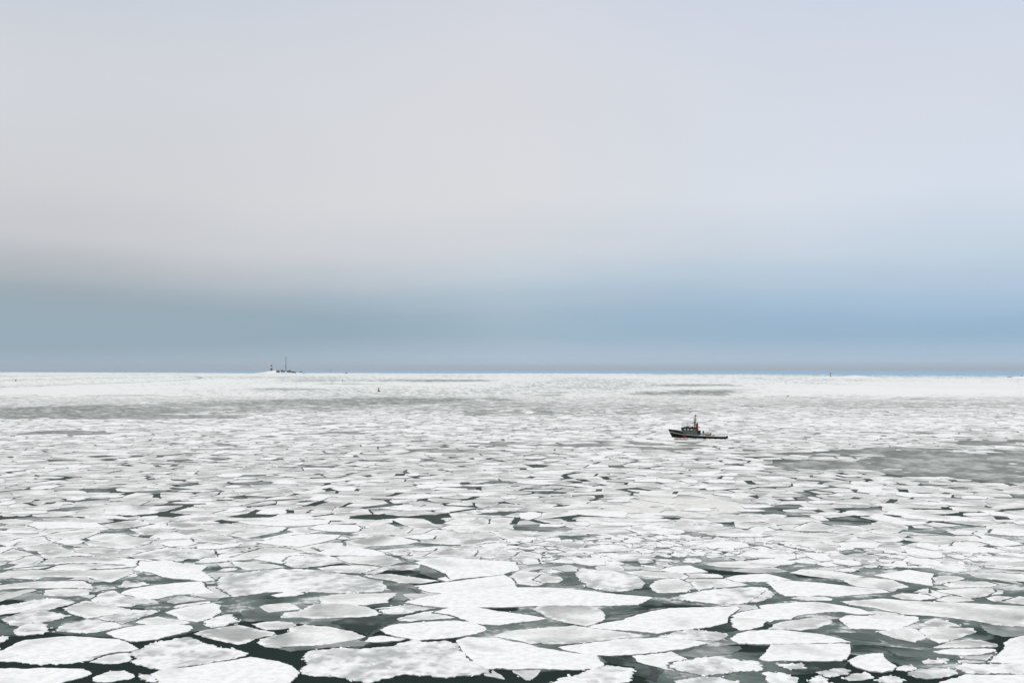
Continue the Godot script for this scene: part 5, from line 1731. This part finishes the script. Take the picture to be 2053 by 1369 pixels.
	floe("R", "crumbling floe at the left shore of the open pool, centre", "-0.09 -160.84 1.05 -165.19 2.58 -166.09 4.43 -164.08 3.94 -159.79 3.69 -156.71 2.24 -155.71 1.36 -157.21")
	floe("N", "grey thin ice in the near half of the open pool at centre", "0.09 -146.09 2.52 -151.51 3.94 -152.45 2.92 -145.23 3.86 -143.11 5.81 -142.86 7.67 -146.97 9.54 -142.28 9.2 -139.61 4.75 -140.41 0.89 -140.65")
	floe("D", "dark thin ice strip on the far side of the longest white floe", "12.19 -137.3 15.72 -137.92 17.42 -136.39 21.89 -137 20.12 -135.63 17.59 -134.15 15.42 -135.26")
	floe("W", "flat white floe with a straight near edge right of centre", "28.11 -145.6 29.58 -147.37 31.68 -147.95 34.18 -148.62 35.35 -146.71 36.68 -144.22 35.14 -144.4 33.18 -143.14 30.63 -143.05 28.98 -143.5")
	floe("W", "long white floe tapering to the right, second row right", "33.09 -142.78 35.05 -144.04 36.49 -143.5 40.13 -142.16 43.48 -139.57 46.45 -138.31 46.98 -136.66 45.35 -136.01 42.06 -135.05 39.15 -134.1 37.68 -134.65 35.23 -134.1 33.31 -134.26 32.82 -136.25")
	floe("W", "bright square-cornered floe with a black near edge at right", "48.35 -147.66 51.72 -149.59 54.62 -151.57 55.73 -149.59 56.99 -148.62 55.37 -145.32 53.67 -140.42 52.44 -141.73 51.19 -143.05 50.08 -144.86")
	floe("G", "grey-white floe behind the dark slit at right", "37.7 -149.66 40 -152.14 42.82 -151.64 45.18 -149.66 47.17 -146.8 43.61 -144.49 41.32 -146.33 39.25 -147.93")
	floe("G", "pale floe between the dark slit and the square-cornered floe", "43.39 -144.04 44.74 -145.87 47.38 -146.33 49.95 -144.49 50.47 -140.1 48.6 -138.66 46.09 -139.25 43.72 -140.35")
	floe("G", "small rounded floe touching the right side of the square-cornered floe", "55.77 -146.15 57.2 -147.74 59.36 -147.74 60.02 -145.87 57.93 -143.77 55.76 -143.15 55.06 -143.59")
	floe("G", "wide low floe right of the square-cornered floe", "55.58 -141.82 58.14 -143.86 61.92 -143.68 62.47 -141.39 60.67 -140.01 57.91 -139.93 55.42 -139.67")
	floe("G", "arrow-shaped pale floe below the wide low floe at right", "53.07 -138 55.76 -138.83 58.75 -139.5 60.79 -139.5 59.92 -136.77 57.56 -134.37 55.44 -133.2 54.61 -135.16 53.43 -136.77")
	floe("R", "mottled crusty floe below the flat straight-edged floe, right of centre", "19.15 -133.19 21.79 -135.79 24.47 -137.82 27.23 -139.07 29.99 -140.09 31.9 -139.49 32.2 -138.24 29.87 -134.2 29.25 -132.88 27.95 -130.62 26.83 -129.81 24.62 -129.81 22.73 -130.77 20.52 -131.89")
	floe("N", "grey thin ice in the channel below the long tapering floe", "29.25 -131.44 31.26 -134.58 34.21 -134.58 35.17 -132.65 33.05 -131.89")
	floe("G", "small pale floe along the near side of the long tapering floe", "33.7 -133.2 35.26 -134.21 37.88 -134.21 38.68 -133.05 38.21 -131.98 35.48 -131.98")
	floe("G", "pale floe below the tip of the long tapering floe", "46.19 -134.61 48.23 -136.2 50.91 -135.4 51.22 -133.2 48.87 -132.13 47 -132.74")
	floe("G", "small floe between the arrow-shaped floe and the striped field", "50.86 -132.29 53.01 -134.45 55.11 -133.98 55.41 -131.98 51.93 -130.93")
	floe("G", "small floe near the right edge beside the arrow-shaped floe", "57.29 -133.36 59.21 -134.76 60.91 -133.82 58.99 -132.44 57.52 -131.31")
	floe("G", "long grey floe at the right edge beyond the wide low floe", "61.73 -148.7 65.78 -149.67 69.03 -148.7 69.44 -145.87 66.6 -143.59 63.7 -144.95 61.64 -146.33")
	floe("G", "little pan between the long tapering and arrow-shaped floes", "49.85 -137.01 51.79 -139.08 52.55 -138.83 51.7 -136.6")
	floe("G", "pale floe with ridged near edge beyond the rubble belt, right", "41.47 -180.17 44.99 -183.77 51 -185.26 57.09 -184.51 54.19 -181.6 50.3 -178.77 45.41 -176.7 42.34 -177.39")
	floe("G", "flat floe right of a dark wedge of water, far right", "60.24 -187.99 64.01 -190.33 66.43 -187.99 65.01 -185.26 61.14 -184.51")
	floe("G", "wide pale floe beyond the rubble belt at far right", "65.27 -181.6 68.24 -183.04 72.13 -181.6 76.64 -182.32 76.53 -179.47 72.34 -176.71 67.87 -176.3 66.21 -178.77")
	floe("G", "small four-sided floe behind the wide pale floe at far right", "73.92 -187.22 76.49 -189.07 79.2 -187.84 76.06 -183.04 73.9 -183.78")
	floe("G", "hump-shaped pale floe left of a dark wedge of water, right", "49.41 -192.24 54.28 -198.9 56.45 -193.05 58.55 -192.24 54.37 -187.53 51.17 -187.53 48.59 -189.07")
	floe("G", "small pale floe behind the ridged floe, right of centre", "40.52 -189.07 42.79 -193.05 44.72 -192.24 45.18 -188.3 42.31 -186.76")
	floe("G", "pale floe above the dark gap at far right", "68.29 -171.43 70.66 -175.76 74.32 -176.3 74.98 -173.37 71.99 -170.79")
